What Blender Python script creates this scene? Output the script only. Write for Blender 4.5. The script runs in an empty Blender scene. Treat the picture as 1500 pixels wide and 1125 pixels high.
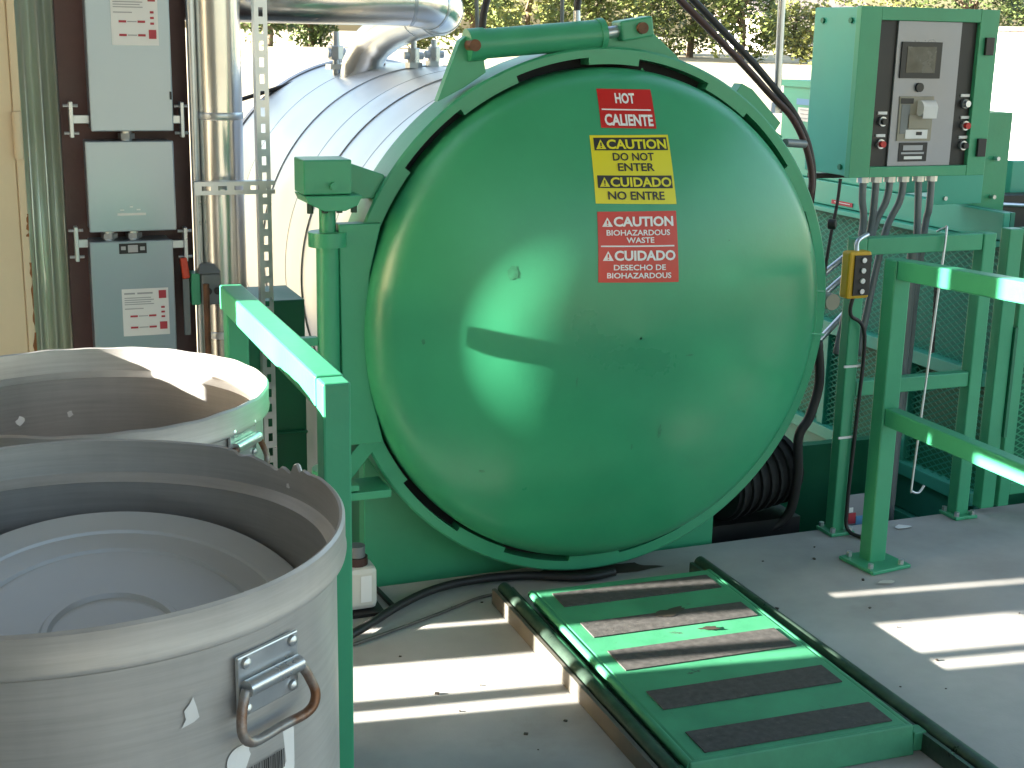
import bpy, bmesh, math, random
from mathutils import Vector, Matrix
random.seed(7)
scene = bpy.context.scene
COL = scene.collection
R = math.radians

# ------------------------------------------------------------------ camera
CF, CYAW, CPIT, CROL = 2026.76, 0.3816, 0.2470, 0.0202
CPOS = Vector((-1.845, -3.859, 1.7287))
_f = Vector((math.sin(CYAW)*math.cos(CPIT), math.cos(CYAW)*math.cos(CPIT), -math.sin(CPIT)))
_r = Vector((math.cos(CYAW), -math.sin(CYAW), 0)); _u = _r.cross(_f)
CR = math.cos(CROL)*_r + math.sin(CROL)*_u
CU = -math.sin(CROL)*_r + math.cos(CROL)*_u
cam = bpy.data.cameras.new('camera'); camo = bpy.data.objects.new('camera', cam); COL.objects.link(camo)
M = Matrix((CR, CU, -_f)).transposed().to_4x4(); M.translation = CPOS
camo.matrix_world = M
cam.sensor_width = 36; cam.lens = CF/1500*36; cam.clip_end = 2000; cam.clip_start = 0.02
scene.camera = camo

# ------------------------------------------------------------------ sky, sun, exposure
SUNV = Vector((-1, .15, .213)).normalized()
w = bpy.data.worlds.new('World'); scene.world = w; w.use_nodes = True
nt = w.node_tree; sky = nt.nodes.new('ShaderNodeTexSky'); sky.sky_type = 'NISHITA'; sky.sun_disc = False
sky.sun_elevation = math.asin(SUNV.z); sky.sun_rotation = math.atan2(SUNV.x, SUNV.y)
sky.air_density = 1.0; sky.dust_density = 2.5; sky.ozone_density = 0.6
bg = nt.nodes['Background']; nt.links.new(sky.outputs[0], bg.inputs[0]); bg.inputs[1].default_value = 0.064
sl = bpy.data.lights.new('sun', 'SUN'); sl.energy = 5; sl.angle = R(.7); sl.color = (1, .93, .82)
so = bpy.data.objects.new('sun', sl); COL.objects.link(so); so.rotation_euler = SUNV.to_track_quat('Z', 'Y').to_euler()
so.location = (-8, 1, 6)
vs = scene.view_settings; vs.view_transform = 'Standard'; vs.look = 'None'; vs.gamma = 1; vs.use_curve_mapping = False
vs.exposure = 3.5

# ------------------------------------------------------------------ helpers
def P(x, y, X=None, Y=None, Z=None):
    """where the sight line of a photo pixel meets a plane of the site grid"""
    d = CR*((x-750)/CF) + CU*(-(y-562.5)/CF) + _f
    if X is not None: t = (X-CPOS.x)/d.x
    elif Y is not None: t = (Y-CPOS.y)/d.y
    else: t = (Z-CPOS.z)/d.z
    return CPOS + d*t

def tag(o, label=None, cat=None, group=None, kind=None):
    if label: o['label'] = label
    if cat: o['category'] = cat
    if group: o['group'] = group
    if kind: o['kind'] = kind
    return o

def thing(name, label, cat, loc=(0, 0, 0), group=None):
    o = bpy.data.objects.new(name, None); COL.objects.link(o); o.location = loc; o.empty_display_size = .1
    return tag(o, label, cat, group)

def wloc(o):
    v = Vector((0, 0, 0))
    while o: v += Vector(o.location); o = o.parent
    return v

class MB:
    def __init__(s): s.v = []; s.f = []
    def add(s, vs, fs):
        n = len(s.v); s.v += [Vector(v) for v in vs]; s.f += [tuple(i+n for i in f) for f in fs]; return s
    def box(s, a, b, rz=0, piv=None):
        x0, y0, z0 = a; x1, y1, z1 = b
        vs = [Vector(c) for c in ((x0,y0,z0),(x1,y0,z0),(x1,y1,z0),(x0,y1,z0),(x0,y0,z1),(x1,y0,z1),(x1,y1,z1),(x0,y1,z1))]
        if rz:
            pv = Vector(piv) if piv else (vs[0]+vs[6])/2
            m = Matrix.Rotation(rz, 3, 'Z'); vs = [m @ (q-pv)+pv for q in vs]
        return s.add(vs, [(0,3,2,1),(4,5,6,7),(0,1,5,4),(1,2,6,5),(2,3,7,6),(3,0,4,7)])
    def bar(s, p0, p1, w, h, up=(0, 0, 1)):
        p0 = Vector(p0); p1 = Vector(p1); d = (p1-p0).normalized(); u = Vector(up)
        sd = d.cross(u)
        if sd.length < 1e-4: sd = d.cross(Vector((0, 1, 0)))
        sd.normalize(); u = sd.cross(d)
        vs = [p+sd*a*w/2+u*b*h/2 for p in (p0, p1) for a, b in ((-1,-1),(1,-1),(1,1),(-1,1))]
        return s.add(vs, [(0,1,2,3),(4,7,6,5),(0,4,5,1),(1,5,6,2),(2,6,7,3),(3,7,4,0)])
    def tube(s, pts, r, n=12, caps=True, r1=None):
        pts = [Vector(p) for p in pts]; m = len(pts); N = None; rings = []
        for i, p in enumerate(pts):
            d = (pts[min(i+1, m-1)]-pts[max(i-1, 0)]).normalized()
            if N is None:
                N = d.orthogonal().normalized()
            else:
                N = (N-d*N.dot(d)).normalized()
            B = d.cross(N); rr = r if r1 is None else r+(r1-r)*i/(m-1)
            rings.append([p+(N*math.cos(2*math.pi*k/n)+B*math.sin(2*math.pi*k/n))*rr for k in range(n)])
        vs = [q for g in rings for q in g]
        fs = [(i*n+k, i*n+(k+1) % n, (i+1)*n+(k+1) % n, (i+1)*n+k) for i in range(m-1) for k in range(n)]
        if caps: fs += [tuple(range(n))[::-1], tuple((m-1)*n+k for k in range(n))]
        return s.add(vs, fs)
    def lathe(s, prof, c=(0, 0, 0), ax='Z', n=48, fn=None):
        c = Vector(c); vs = []; m = len(prof)
        for r, h in prof:
            for k in range(n):
                a = 2*math.pi*k/n
                if ax == 'Z': q = Vector((r*math.cos(a), r*math.sin(a), h))
                elif ax == 'Y': q = Vector((r*math.cos(a), h, r*math.sin(a)))
                else: q = Vector((h, r*math.cos(a), r*math.sin(a)))
                vs.append(c+q)
        fs = [(i*n+k, i*n+(k+1) % n, (i+1)*n+(k+1) % n, (i+1)*n+k) for i in range(m-1) for k in range(n)]
        return s.add(vs, fs)
    def prism(s, poly, d):
        poly = [Vector(q) for q in poly]; d = Vector(d); n = len(poly)
        vs = poly+[q+d for q in poly]
        fs = [tuple(range(n)), tuple(range(2*n-1, n-1, -1))]+[(i, i+n, (i+1) % n+n, (i+1) % n) for i in range(n)]
        return s.add(vs, fs)
    def build(s, name, mat, parent=None, smooth=False, bevel=0, label=None, kind=None, recalc=True):
        base = wloc(parent) if parent else Vector((0, 0, 0))
        org = base
        if not parent and s.v:
            lo = Vector((min(q[i] for q in s.v) for i in range(3))); hi = Vector((max(q[i] for q in s.v) for i in range(3)))
            org = Vector(((lo.x+hi.x)/2, (lo.y+hi.y)/2, lo.z))
        me = bpy.data.meshes.new(name); me.from_pydata([q-org for q in s.v], [], s.f)
        if recalc:
            bm = bmesh.new(); bm.from_mesh(me); bmesh.ops.recalc_face_normals(bm, faces=bm.faces); bm.to_mesh(me); bm.free()
        me.materials.append(mat); o = bpy.data.objects.new(name, me); COL.objects.link(o)
        if parent: o.parent = parent
        else: o.location = org
        if smooth:
            me.shade_smooth() if hasattr(me, 'shade_smooth') else None
            for p in me.polygons: p.use_smooth = True
            if smooth != 'all':
                try: me.set_sharp_from_angle(angle=R(40))
                except Exception: pass
        if bevel:
            b = o.modifiers.new('bevel', 'BEVEL'); b.width = bevel; b.segments = 2; b.limit_method = 'ANGLE'; b.angle_limit = R(40)
            b.harden_normals = False
        if label: o['label'] = label
        if kind: o['kind'] = kind
        return o

def clone(o, parent, off, name=None):
    c = o.copy(); COL.objects.link(c); c.parent = parent; c.location = Vector(o.location)+Vector(off); return c

def smoothpath(pts, n=8):
    pts = [Vector(p) for p in pts]; out = []
    for i in range(len(pts)-1):
        p0 = pts[max(i-1, 0)]; p1 = pts[i]; p2 = pts[i+1]; p3 = pts[min(i+2, len(pts)-1)]
        for k in range(n):
            t = k/n
            out.append(.5*((2*p1)+(p2-p0)*t+(2*p0-5*p1+4*p2-p3)*t*t+(3*p1-p0-3*p2+p3)*t**3))
    return out+[pts[-1]]

# ------------------------------------------------------------------ materials
def mat(name, col, rough=.5, metal=0, var=.12, scale=3., bump=0., bscale=40., col2=None, c2scale=2., c2amt=.0, c2sharp=.1, emit=None, rvar=.1, spec=None, stretch=None, coat=0, vmix=None):
    m = bpy.data.materials.new(name); m.use_nodes = True; t = m.node_tree; N = t.nodes; L = t.links
    b = N['Principled BSDF']; b.inputs['Metallic'].default_value = metal
    if spec is not None: b.inputs['Specular IOR Level'].default_value = spec
    if coat: b.inputs['Coat Weight'].default_value = coat; b.inputs['Coat Roughness'].default_value = .15
    tc = N.new('ShaderNodeTexCoord'); src = tc.outputs['Object']
    if stretch:
        mp = N.new('ShaderNodeMapping'); mp.inputs['Scale'].default_value = stretch; L.new(src, mp.inputs[0]); src = mp.outputs[0]
    no = N.new('ShaderNodeTexNoise'); no.inputs['Scale'].default_value = scale; no.inputs['Detail'].default_value = 6; no.inputs['Roughness'].default_value = .6
    L.new(src, no.inputs['Vector'])
    rmp = N.new('ShaderNodeMapRange'); rmp.inputs[1].default_value = .3; rmp.inputs[2].default_value = .7
    rmp.inputs[3].default_value = 1-var; rmp.inputs[4].default_value = 1+var; L.new(no.outputs[0], rmp.inputs[0])
    mx = N.new('ShaderNodeMix'); mx.data_type = 'RGBA'; mx.blend_type = 'MULTIPLY'; mx.inputs[0].default_value = 1
    mx.inputs[6].default_value = (*col, 1); L.new(rmp.outputs[0], mx.inputs[7]); out = mx.outputs[2]
    if col2 is not None:
        n2 = N.new('ShaderNodeTexNoise'); n2.inputs['Scale'].default_value = c2scale; n2.inputs['Detail'].default_value = 8; n2.inputs['Roughness'].default_value = .65
        L.new(src, n2.inputs['Vector'])
        r2 = N.new('ShaderNodeMapRange'); r2.inputs[1].default_value = .62-c2amt*.4; r2.inputs[2].default_value = .62-c2amt*.4+c2sharp; L.new(n2.outputs[0], r2.inputs[0])
        m2 = N.new('ShaderNodeMix'); m2.data_type = 'RGBA'; L.new(r2.outputs[0], m2.inputs[0]); L.new(out, m2.inputs[6]); m2.inputs[7].default_value = (*col2, 1); out = m2.outputs[2]
    L.new(out, b.inputs['Base Color'])
    rr = N.new('ShaderNodeMapRange'); rr.inputs[1].default_value = .3; rr.inputs[2].default_value = .7; rr.inputs[3].default_value = max(.02, rough-rvar); rr.inputs[4].default_value = min(1, rough+rvar)
    L.new(no.outputs[0], rr.inputs[0]); L.new(rr.outputs[0], b.inputs['Roughness'])
    if bump:
        n3 = N.new('ShaderNodeTexNoise'); n3.inputs['Scale'].default_value = bscale; n3.inputs['Detail'].default_value = 4; L.new(src, n3.inputs['Vector'])
        bp = N.new('ShaderNodeBump'); bp.inputs['Strength'].default_value = bump; bp.inputs['Distance'].default_value = .01
        L.new(n3.outputs[0], bp.inputs['Height']); L.new(bp.outputs[0], b.inputs['Normal'])
    if emit:
        b.inputs['Emission Color'].default_value = (*emit[0], 1); b.inputs['Emission Strength'].default_value = emit[1]
    return m

GREEN = mat('green_paint', (.048, .325, .168), .36, var=.10, scale=2.5, bump=.05, bscale=60, col2=(.02, .2, .08), c2scale=5, c2amt=-.12, c2sharp=.05, rvar=.06)
GDOOR = mat('door_green_paint', (.038, .305, .148), .31, var=.12, scale=1.6, bump=.025, bscale=70, col2=(.02, .22, .09), c2scale=3.5, c2amt=-.27, c2sharp=.06, rvar=.05)
GRAMP = mat('worn_green_paint', (.052, .27, .14), .5, var=.18, scale=8, bump=.05, bscale=90, col2=(.05, .09, .06), c2scale=14, c2amt=-.05, c2sharp=.06)
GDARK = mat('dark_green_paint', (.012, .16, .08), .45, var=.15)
TEAL = mat('teal_paint', (.058, .38, .27), .42, var=.08, scale=2, col2=(.04, .28, .17), c2scale=3, c2amt=-.08)
CONC = mat('concrete', (.385, .378, .362), .85, var=.2, scale=2.2, bump=.08, bscale=140, col2=(.27, .255, .23), c2scale=1.5, c2amt=.03, c2sharp=.18, spec=.3)
GROUND = mat('dry_ground', (.46, .40, .27), .9, var=.15, scale=.4, col2=(.5, .46, .33), c2scale=.15, c2amt=.1, c2sharp=.3)
ALU = mat('aluminium_tub', (.44, .43, .415), .42, .4, var=.2, scale=3, bump=.22, bscale=5, col2=(.34, .325, .305), c2scale=1.6, c2amt=.06, c2sharp=.35, stretch=(1, 1, .3), rvar=.12)
def scratch(m, sc=(2.5, 2.5, 70), amt=.12):
    t = m.node_tree; b = t.nodes['Principled BSDF']; tc = t.nodes.new('ShaderNodeTexCoord'); mp = t.nodes.new('ShaderNodeMapping'); mp.inputs['Scale'].default_value = sc
    no = t.nodes.new('ShaderNodeTexNoise'); no.inputs['Scale'].default_value = 1.5; no.inputs['Detail'].default_value = 8; no.inputs['Roughness'].default_value = .75
    t.links.new(tc.outputs['Object'], mp.inputs[0]); t.links.new(mp.outputs[0], no.inputs['Vector'])
    mr = t.nodes.new('ShaderNodeMapRange'); mr.inputs[1].default_value = .3; mr.inputs[2].default_value = .7; mr.inputs[3].default_value = 1-amt; mr.inputs[4].default_value = 1+amt; t.links.new(no.outputs[0], mr.inputs[0])
    src = b.inputs['Base Color'].links[0].from_socket; mx = t.nodes.new('ShaderNodeMix'); mx.data_type = 'RGBA'; mx.blend_type = 'MULTIPLY'; mx.inputs[0].default_value = 1
    t.links.new(src, mx.inputs[6]); t.links.new(mr.outputs[0], mx.inputs[7]); t.links.new(mx.outputs[2], b.inputs['Base Color'])
scratch(ALU)
LIDM = mat('lid_aluminium', (.64, .665, .67), .48, .3, var=.06, scale=4, bump=.04, bscale=30)
GALV = mat('galvanised_steel', (.56, .59, .61), .34, .85, var=.10, scale=18, rvar=.08)
JACKET = mat('vessel_jacket', (.70, .70, .69), .36, .85, var=.08, scale=2, bump=.12, bscale=4, rvar=.06)
PIPE = mat('pipe_cladding', (.72, .72, .70), .22, .95, var=.05, scale=2, bump=.06, bscale=6, rvar=.04)
SEAM = mat('seam_sealant', (.36, .36, .36), .5, .3)
BOXG = mat('switch_box_grey', (.35, .42, .48), .28, .5, var=.05, scale=.6, rvar=.01)
BROWN = mat('brown_steel', (.12, .06, .055), .5, .1, var=.2, scale=6, bump=.1)
TAN = mat('tan_steel', (.68, .55, .37), .6, var=.08, scale=2, col2=(.30, .12, .03), c2scale=3, c2amt=-.1, c2sharp=.1, stretch=(2, 2, .7))
RUST = mat('rust', (.24, .09, .025), .8, var=.35, scale=14, bump=.3)
CORR = mat('corrugated_sheet', (.72, .78, .66), .33, .6, var=.12, scale=2, stretch=(8, 8, .5))
BLACK = mat('black_plastic', (.015, .015, .015), .45, var=.2)
RUBBER = mat('black_rubber', (.018, .017, .017), .55, var=.3, scale=20, bump=.1)
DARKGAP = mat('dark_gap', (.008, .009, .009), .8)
REDB = mat('dark_red_hose', (.045, .014, .012), .5, var=.3)
CREAM = mat('cream_grip', (.26, .25, .22), .8, var=.3, scale=60, bump=.3, bscale=300)
GRIT = mat('grip_tape', (.060, .058, .056), .85, var=.45, scale=50, bump=.12, bscale=260, col2=(.15, .14, .12), c2scale=30, c2amt=-.03, c2sharp=.1)
WHITE = mat('white_print', (.80, .80, .80), .5, var=.03)
RED = mat('red_sign', (.52, .015, .012), .4, var=.05)
RED2 = mat('orange_red_sign', (.58, .035, .015), .4, var=.05)
YEL = mat('yellow_sign', (.72, .66, .015), .4, var=.05)
YELP = mat('yellow_plastic', (.62, .36, .01), .45, var=.1)
INK = mat('black_ink', (.02, .02, .02), .5, var=.1)
ORANGE = mat('red_handle', (.62, .06, .02), .45, var=.1)
PGREY = mat('panel_grey', (.30, .31, .34), .35, .3, var=.05)
SCREEN = mat('screen_glass', (.10, .10, .085), .25, var=.3, scale=12)
BEIGE = mat('beige_printer', (.30, .28, .22), .5, var=.1)
TRACK = mat('track_steel', (.05, .085, .065), .35, .5, var=.35, scale=9, bump=.15, bscale=40)
TRKSIDE = mat('track_side', (.12, .113, .095), .6, .2, var=.3, scale=9)
CONDUIT = mat('grey_conduit', (.17, .19, .20), .45, .3, var=.15)
RUSTY = mat('rusty_brown', (.16, .075, .04), .7, .2, var=.4, scale=25, bump=.3)
BAIL = mat('part_rusted_steel', (.30, .29, .28), .4, .6, var=.2, scale=10, col2=(.20, .095, .05), c2scale=9, c2amt=.42, c2sharp=.15)
PLASTIC = mat('jug_plastic', (.62, .60, .54), .45, var=.05)
STICK = mat('white_sticker', (.78, .78, .77), .45, var=.03)
PRINTR = mat('red_print', (.45, .04, .06), .5)
PRINTG = mat('grey_print', (.40, .40, .42), .5)
BARK = mat('bark', (.10, .075, .05), .9, var=.3, scale=6, bump=.5)
WOOD = mat('weathered_board', (.30, .25, .19), .8, var=.25, scale=3, stretch=(4, 4, .5))
PAPER = mat('paper_scrap', (.75, .75, .74), .8)
HOUSEW = mat('white_stucco', (.75, .72, .68), .8, var=.06)
ROOFM = mat('roof_shingle', (.30, .25, .23), .85, var=.2, scale=6)
GLASSD = mat('window_glass', (.05, .06, .07), .12)
TRLW = mat('trailer_white', (.80, .79, .78), .4, var=.03)
LEAFS = [mat('leaf_%d' % i, c, .6, var=.35, scale=1.2, spec=.3) for i, c in enumerate([(.11, .14, .04), (.16, .175, .05), (.07, .10, .03)])]

# ------------------------------------------------------------------ ground and floor
EDGE = .155
FX0, FX1 = -2.9, 9.0
m = MB()
gx = [-400, -120, -50, -20, -8, 0, 8, 20, 50, 120, 400]; gy = [-60, -20, -6, 0, 8, 20, 40, 70, 120, 250, 700]
def gz(y): return -1.2+2.05*max(0, min(1, (y-8)/62))+.002*max(0, y-70)
vsl = [(x, y, gz(y)) for y in gy for x in gx]; nx = len(gx)
m.add(vsl, [(j*nx+i, j*nx+i+1, (j+1)*nx+i+1, (j+1)*nx+i) for j in range(len(gy)-1) for i in range(nx-1)])
tag(m.build('ground', GROUND, smooth='all'), kind='structure')
PAD_DARK = mat('low_bounce_dark', (.13, .13, .125), .9, var=.2, scale=1.5, bump=.1, bscale=80)
m = MB(); m.box((-14, EDGE+.002, -1.26), (16, 9.5, -1.185)); tag(m.build('low_bounce_pad', PAD_DARK), kind='structure')  # dark pad added to reduce yellow bounce from the sunlit ground
m = MB(); m.box((FX0, -9, -1.2), (FX1, EDGE, 0)); tag(m.build('floor', CONC, bevel=.006), kind='structure')
# joints of the slab are hairlines: a few stains lie on the floor as thin sheets
STAIN = mat('oily_stain', (.05, .04, .03), .6, var=.4, scale=9)
def blob(name, c, rx, ry, z, mt, seed, label, cat, n=36, rot=0, kind=None):
    rnd = random.Random(seed); ph = [rnd.random()*6.28 for _ in range(6)]; q = MB(); vs = []
    for k in range(n):
        a = 2*math.pi*k/n; s = 1+.16*math.sin(3*a+ph[0])+.12*math.sin(5*a+ph[1])+.09*math.sin(9*a+ph[2])+.05*math.sin(14*a+ph[3])
        x = rx*s*math.cos(a); y = ry*s*math.sin(a)
        vs.append((c[0]+x*math.cos(rot)-y*math.sin(rot), c[1]+x*math.sin(rot)+y*math.cos(rot), z))
    q.add(vs, [tuple(range(n))]); o = q.build(name, mt); tag(o, label, cat, kind=kind); return o
blob('oil_stain', (.02, .045, 0), .20, .06, .003, STAIN, 3, 'dark brown oily stain on the concrete below the round door', 'stain', rot=-.1)

# ------------------------------------------------------------------ added fence left of the frame, unseen, cut to shape the sun bands
fx = -2.6
def cy(c): return c+.15*2.6
FZ = 3.4
fence = thing('sun_blocker_fence', 'added unseen board fence with gaps that shape the sunlight, left of the tubs', 'fence', (fx, -2, 0))
def fboard(c0, c1, z0, z1):
    y0, y1 = cy(c0), cy(c1); n = max(1, round((y1-y0)/.22))
    for i in range(n):
        q = MB(); a = y0+(y1-y0)*i/n; b = y0+(y1-y0)*(i+1)/n
        q.box((fx-.03-.004*(i % 2), a, -1.2 if (z0 == 0 and a > EDGE) else z0), (fx-.004*(i % 2), b, z1)).build('board', WOOD, fence)
WZ0, WZ1 = 1.155, 1.42  # height of the opening that lets sun reach the left rail and rear tub
fboard(-7.5, -1.52, 0, FZ)
fboard(-1.52, -.98, 0, 1.24); fboard(-1.52, -.98, WZ1, FZ)
fboard(-.98, -.85, 0, WZ0); fboard(-.98, -.85, WZ1, FZ)
fboard(-.79, -.735, 0, WZ0); fboard(-.79, -.735, WZ1, FZ)
fboard(-.52, -.30, 0, FZ)
fboard(-.272, .74, 0, FZ); fboard(.74, 3.4, 0, FZ)

# ------------------------------------------------------------------ added canopy above the frame, unseen, blocks sky light over the dock
cn = thing('sky_blocker_canopy', 'added unseen canopy blocking sky light over the loading dock', 'roof', (.6, -2.5, 3.6))
CANM = mat('canopy_steel', (.34, .35, .35), .6, .2, var=.1)
for k in range(9):
    q = MB(); q.box((-2.55+k*.78, -5.6, 3.6), (-2.55+k*.78+.77, .2, 3.66)); q.build('roof_panel', CANM, cn)
for y in (-5.2, -2.6, .1):
    q = MB(); q.box((-2.5, y-.06, 3.42), (4.4, y+.06, 3.595)); q.build('beam', CANM, cn)
for x, y in ((4.2, -5.2), (4.2, -2.6), (-2.4, -5.2)):
    q = MB(); q.box((x-.06, y-.06, 0), (x+.06, y+.06, 3.415)); q.build('canopy_post', CANM, cn)

# ------------------------------------------------------------------ autoclave
ZC = .865
auto = thing('autoclave', 'large green round door autoclave with insulated silver vessel body', 'autoclave', (0, .1, 0))
HC, RC, R1, RK = .28, 1.57, .70, .135
def domeY(r):
    if r <= R1: return -HC+RC-math.sqrt(RC*RC-r*r)
    y1 = -HC+RC-math.sqrt(RC*RC-R1*R1); s0 = R1/RC; rc = R1-RK*s0; cc = math.sqrt(1-s0*s0)
    s = min(1, (r-rc)/RK); return y1+RK*(cc-math.sqrt(max(0, 1-s*s)))
prof = [(R1*math.sqrt(i/18), 0) for i in range(1, 19)]
prof = [(.004, domeY(0))]+[(r, domeY(r)) for r, _ in prof]
s0 = R1/RC; rc = R1-RK*s0; a0 = math.asin(s0)
for i in range(1, 11):
    a = a0+(math.pi/2-a0)*i/10; r = rc+RK*math.sin(a); prof.append((r, domeY(R1)+RK*(math.cos(a0)-math.cos(a))))
RD = prof[-1][0]; prof.append((RD, .06))
m = MB(); m.lathe(prof, (0, 0, ZC), 'Y', 160)
door = m.build('door', GDOOR, auto, smooth='all', recalc=True)
# locking ring with notches along its inner edge
def ang(x, y):
    q = P(x, y, Y=0); return math.atan2(q.z-ZC, q.x) % (2*math.pi)
SL = [((755, 110), (862, 88)), ((597, 250), (680, 165)), ((935, 90), (1035, 122)), ((1092, 168), (1155, 245)), ((1186, 305), (1203, 385)),
      ((595, 705), (672, 772)), ((738, 802), (835, 820)), ((905, 808), (1000, 775)), ((1060, 735), (1125, 655)), ((1165, 590), (1195, 500))]
slots = []
for i, (a, b) in enumerate(SL):
    t0, t1 = ang(*a), ang(*b)
    if (t1-t0) % (2*math.pi) > math.pi: t0, t1 = t1, t0
    slots.append((t0, (t1-t0) % (2*math.pi), .806 if i < 3 else (.801 if i in (3, 5, 6) else .795)))
RO, RI, RT = .835, RD+.010, .15
n = 360; inr = []
for k in range(n):
    a = 2*math.pi*(k+.5)/n; r = RI
    for t0, wd, rs in slots:
        if (a-t0) % (2*math.pi) < wd: r = rs
    inr.append(r)
m = MB()
def rp(r, a, y): return (r*math.cos(a), y, ZC+r*math.sin(a))
for k in range(n):
    a = 2*math.pi*k/n; b = 2*math.pi*(k+1)/n; r = inr[k]; rn = inr[(k+1) % n]
    m.add([rp(r,a,0),rp(r,b,0),rp(RO-.006,b,0),rp(RO-.006,a,0),rp(RO,a,.006),rp(RO,b,.006),rp(RO,a,RT),rp(RO,b,RT),rp(r,a,.07),rp(r,b,.07)],
          [(0,1,2,3),(3,2,5,4),(4,5,7,6),(1,0,8,9)])
    if abs(r-rn) > 1e-6: m.add([rp(r,b,0),rp(rn,b,0),rp(rn,b,.07),rp(r,b,.07)], [(0,1,2,3)])
m.lathe([(RO, RT), (.74, RT)], (0, 0, ZC), 'Y', 180)
ring = m.build('locking_ring', GREEN, auto, recalc=False)
for p in ring.data.polygons: p.use_smooth = False
m = MB(); m.lathe([(RD-.01, .062), (RO-.008, .062)], (0, 0, ZC), 'Y', 160); m.build('ring_groove', DARKGAP, ring)
# vessel body with jacket sheets
VR, VL = .735, 2.7
edges = [.17, .42, .62, .95, 1.2, 1.62, 2.1, VL]
for i in range(len(edges)-1):
    r = VR+.0035*(i % 2); y0, y1 = edges[i]-(.012 if i else 0), edges[i+1]
    m = MB(); m.lathe([(r-.004, y0), (r, y0+.002), (r+.0015, y0+.012), (r, y0+.016), (r, y1)], (0, 0, ZC), 'Y', 128)
    jk = m.build('jacket_sheet', JACKET, auto, smooth=True)
    m = MB(); m.lathe([(VR+.003, y1-.0145), (VR+.0045, y1-.014), (VR+.0045, y1-.0125), (VR+.003, y1-.012)], (0, 0, ZC), 'Y', 128); m.build('seam', SEAM, jk, smooth='all')
m = MB(); m.lathe([(VR+.006, VL-.012), (VR+.014, VL), (VR, VL+.012), (VR*.97, VL+.07), (VR*.8, VL+.16), (VR*.5, VL+.22), (.01, VL+.24)], (0, 0, ZC), 'Y', 96)
m.build('rear_head', JACKET, auto, smooth=True)
m = MB(); m.lathe([(.79, .151), (.797, .19), (.797, .232), (.74, .25)], (0, 0, ZC), 'Y', 128); m.build('front_flange', JACKET, auto, smooth=True)
for k in range(26):     # clamp tabs along the jacket seam behind the ring
    a = R(100+k*3.2); rr = .802
    m = MB(); c = Vector(rp(rr, a, .212)); t = Vector((-math.sin(a), 0, math.cos(a))); ny = Vector((math.cos(a), 0, math.sin(a)))
    m.bar(c-t*.011, c+t*.011*(1 if k % 3 else .4), .022, .012, ny); m.build('jacket_clip', DARKGAP if k % 4 else TRACK, auto)
# skirt / support
q0 = P(540, 860, Z=0); q1 = P(1050, 794, Z=0)
m = MB(); m.box((-.72, .19, -.6), (q1.x, .25, .78)); sk = m.build('support_skirt', GREEN, auto, bevel=.004)
m = MB(); m.box((-.715, .251, -.6), (-.66, 1.6, .5)); m.box((.50, .252, -.6), (.56, 1.6, .45)); m.box((-.6, 1.9, -1.2), (.6, 2.0, .4)); m.build('saddle', GDARK, auto)
# hinge on the left
hx = -.872
m = MB(); m.tube([(hx, .01, .44), (hx, .01, 1.165)], .034, 24); hp = m.build('hinge_post', GREEN, auto, smooth=True)
for z_ in (1.13, .42):
    m = MB(); m.tube([(hx, .01, z_), (hx, .01, z_+.042)], .056, 24); m.build('hinge_collar', GREEN, hp, smooth=True)
m = MB(); m.tube([(hx, .01, 1.17), (hx, .01, 1.26)], .024, 20); m.build('hinge_pin', GREEN, hp, smooth=True)
m = MB(); m.prism([(-.838, -.018, .535), (-.715, -.018, .535), (-.755, -.018, .70), (-.768, -.018, .865), (-.755, -.018, 1.05), (-.72, -.018, 1.195), (-.845, -.018, 1.195)], (0, .05, 0))
m.build('hinge_plate', GREEN, auto, bevel=.003)
m = MB(); m.box((-.955, -.06, 1.285), (-.818, .06, 1.382)); hb = m.build('hinge_bracket', GREEN, auto, bevel=.004)
m = MB(); m.prism([(-.955, -.075, 1.283), (-.79, -.075, 1.283), (-.805, -.075, 1.255), (-.84, -.075, 1.24), (-.90, -.075, 1.24), (-.945, -.075, 1.262)], (0, .14, 0)); m.build('hinge_flange', GREEN, hb, bevel=.003)
m = MB(); m.prism([(-.818, .02, 1.262), (-.70, .02, 1.262), (-.70, .02, 1.33), (-.818, .02, 1.37)], (0, .08, 0)); m.build('hinge_arm', GREEN, hb, bevel=.003)
for k in range(4):
    q = MB(); x = -.935+k*.042; q.tube([(x, -.045, 1.262-.0), (x, -.045, 1.232)], .009, 6); q.build('bolt', TRACK, hb)
q = MB(); q.tube([(-.872, -.062, 1.31), (-.872, -.075, 1.31)], .011, 8); q.build('bolt', GREEN, hb)
m = MB(); m.box((-.93, -.05, .40), (-.80, .09, .418)); m.box((-.93, -.05, .37), (-.70, .09, .395)); m.tube([(-.87, .02, .30), (-.87, .02, .37)], .04, 16); m.bar((-.84, .02, .43), (-.74, .02, .55), .05, .05); m.build('lower_hinge_bracket', GREEN, auto, bevel=.003)
m = MB(); m.box((-.985, .0, .84), (-.905, .03, .865)); m.build('hinge_stay', GREEN, auto, bevel=.003)
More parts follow.
